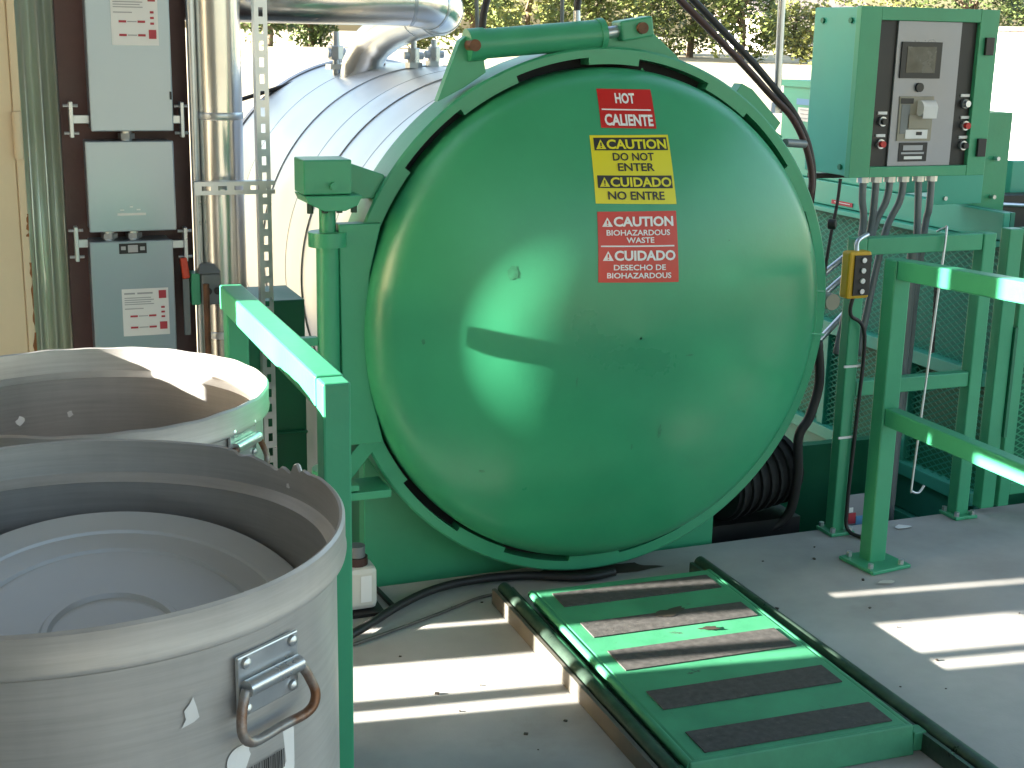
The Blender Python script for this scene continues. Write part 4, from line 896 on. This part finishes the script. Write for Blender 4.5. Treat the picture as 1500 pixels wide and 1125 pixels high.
# paper scraps on the floor
for i, (x, y, s_, lb) in enumerate(((1300, 853, .03, 'torn plastic scrap on the floor below the rail base plate'), (1322, 772, .035, 'white chalk mark on the floor behind the right rail post'))):
    c = P(x, y, Z=.003); rn = random.Random(i+3); q = MB(); vsl = [(c.x+s_*1.3*math.cos(k*.8)*(.6+.5*rn.random()), c.y+s_*.6*math.sin(k*.8)*(.6+.5*rn.random()), .003+.004*rn.random()) for k in range(8)]
    q.add(vsl, [tuple(range(8))]); tag(q.build('scrap', PAPER if i else PLASTIC, recalc=False), lb, 'litter')
pe = MB(); rn = random.Random(11)
for k in range(70):
    x = rn.uniform(-.95, 1.6); y = rn.uniform(-1.9, .1); s_ = rn.uniform(.002, .006)
    if -.42 < x < .40 and y < -.1: continue
    pe.box((x-s_, y-s_*.7, .001), (x+s_, y+s_*.7, .001+s_*.7), rn.random()*3)
tag(pe.build('grit', STAIN), 'scattered dark grit on the concrete floor', 'grit', kind='stuff')

# ------------------------------------------------------------------ background trees, house, trailer
def tree(x, y, h, cr, seed, lm, label, nclump=46):
    rnd = random.Random(seed); z0 = gz(y); t = thing('tree', label, 'tree', (x, y, z0), 'trees behind the yard')
    q = MB(); top = Vector((x+rnd.uniform(-.4, .4), y, z0+h*.55)); q.tube([(x, y, z0), (x+.1, y, z0+h*.25), top], .2, 10, r1=.10)
    for k in range(7):
        a = rnd.random()*6.28; b = Vector((x, y, z0+h*rnd.uniform(.22, .5))); e = b+Vector((math.cos(a)*cr*.6, math.sin(a)*cr*.6, h*.2)); q.tube([b, (b+e)/2+Vector((0, 0, .3)), e], .11, 6, r1=.03)
    q.build('trunk', BARK, t, smooth=True)
    q = MB(); vs = []; fs = []
    for k in range(nclump):
        while True:
            u = Vector((rnd.uniform(-1, 1), rnd.uniform(-1, 1), rnd.uniform(-1, 1)))
            if .25 < u.length < 1: break
        c = Vector((x+u.x*cr, y+u.y*cr, z0+h*.48+u.z*h*.47)); rr = rnd.uniform(.5, 1.15)
        for j in range(75):
            d = Vector((rnd.gauss(0, 1), rnd.gauss(0, 1), rnd.gauss(0, .8))); d = d.normalized()*rr*rnd.random()**.4; p0 = c+d
            s_ = rnd.uniform(.09, .21); a = Vector((rnd.gauss(0, 1), rnd.gauss(0, 1), rnd.gauss(0, 1))).normalized(); b = a.orthogonal().normalized()
            i = len(vs); vs += [p0-a*s_, p0+b*s_*.55, p0+a*s_, p0-b*s_*.55]; fs.append((i, i+1, i+2, i+3))
    q.add(vs, fs); q.build('crown', lm, t, recalc=False)
def tx(px, Y): q = P(px, 80, Y=Y); return q.x
TR = [(395, 74, 3.2, 1.3, 2, 'small sparse tree left of the silver pipe', 16), (455, 76, 2.6, 1.5, 2, 'low dark tree under the horizontal silver pipe', 14), (690, 66, 7, 3.0, 0, 'leafy tree just right of the pipe elbow', 60), (770, 72, 8, 3.2, 1, 'yellow green tree above the green cylinder', 60), (860, 64, 7.5, 2.9, 0, 'tree behind the right end of the green cylinder', 60), (945, 70, 8, 3.2, 1, 'tree left of the hydraulic hoses', 60),
      (1010, 66, 7, 2.9, 0, 'tree crossed by the hydraulic hoses', 60), (1085, 62, 6.5, 2.4, 0, 'tree between the hydraulic hoses and the grey conduit', 48), (1165, 72, 3.6, 2.0, 1, 'low yellow bush tree beside the white house', 34), (1200, 60, 3.0, 1.4, 1, 'small bush left of the control cabinet', 20),
      (1300, 74, 8, 3.4, 1, 'tree behind the control cabinet top', 50), (1420, 68, 8, 3.4, 2, 'dark green tree above the right corner of the cabinet', 60), (1495, 72, 8, 3.2, 0, 'tree above the white trailer', 60), (610, 76, 3.2, 2.2, 1, 'low bush tree behind the pipe elbow', 30)]
for i, (px, Y, h, cr, lm, lb, nc) in enumerate(TR): tree(tx(px, Y), Y, h, cr, 100+i, LEAFS[lm], lb, nc)
# house
hx0 = tx(1120, 95); hz0 = gz(95)
hs_ = thing('house', 'white house with grey roof glimpsed between the trees', 'house', (hx0+4, 97, hz0))
q = MB(); q.box((hx0, 95, hz0), (hx0+11, 103, hz0+2.6)); q.build('wall', HOUSEW, hs_)
q = MB(); q.prism([(hx0-.4, 94.6, hz0+2.6), (hx0-.4, 103.4, hz0+2.6), (hx0-.4, 99, hz0+4.6)], (11.8, 0, 0)); q.build('roof', ROOFM, hs_)
for k in range(3):
    q = MB(); xx = hx0+.9+k*3.2; q.box((xx, 94.93, hz0+.9), (xx+1.2, 94.99, hz0+2.1)); wn = q.build('window', GLASSD, hs_)
    q = MB(); q.box((xx-.1, 94.92, hz0+2.11), (xx+1.3, 95.0, hz0+2.22)); q.box((xx-.1, 94.92, hz0+.78), (xx+1.3, 95.0, hz0+.89)); q.box((xx+.57, 94.90, hz0+.9), (xx+.63, 94.925, hz0+2.1)); q.build('window_frame', HOUSEW, wn)
# trailer
ty = 9.0; ta = P(1452, 45, Y=ty); tb = P(1500, 240, Y=ty)
tl_ = thing('box_trailer', 'white box trailer parked at the right edge behind the machine', 'trailer', (ta.x+2, ty+1.2, -1.2))
q = MB(); q.box((ta.x, ty, tb.z-.2), (ta.x+7, ty+2.4, ta.z), -.5, (ta.x, ty, 0)); q.build('box', TRLW, tl_, bevel=.02)
q = MB(); q.box((ta.x, ty-.02, ta.z+.001), (ta.x+7, ty+2.42, ta.z+.05), -.5, (ta.x, ty, 0)); q.build('top_rail', PRINTR if False else ROOFM, tl_)
mrot = Matrix.Rotation(-.5, 3, 'Z')
for (ox, oy) in ((1.2, .25), (5.8, .25), (1.2, 2.15), (5.8, 2.15)):
    c = Vector((ta.x, ty, 0))+mrot @ Vector((ox, oy, 0)); c.z = gz(c.y)+.42; d = mrot @ Vector((0, 1, 0)); q = MB(); q.tube([c-d*.12, c+d*.12], .42, 20); wl = q.build('wheel', RUBBER, tl_, smooth=True)
q = MB(); q.box((ta.x+.3, ty+.3, -.6), (ta.x+6.7, ty+2.1, tb.z-.21), -.5, (ta.x, ty, 0)); q.build('chassis', BLACK, tl_)
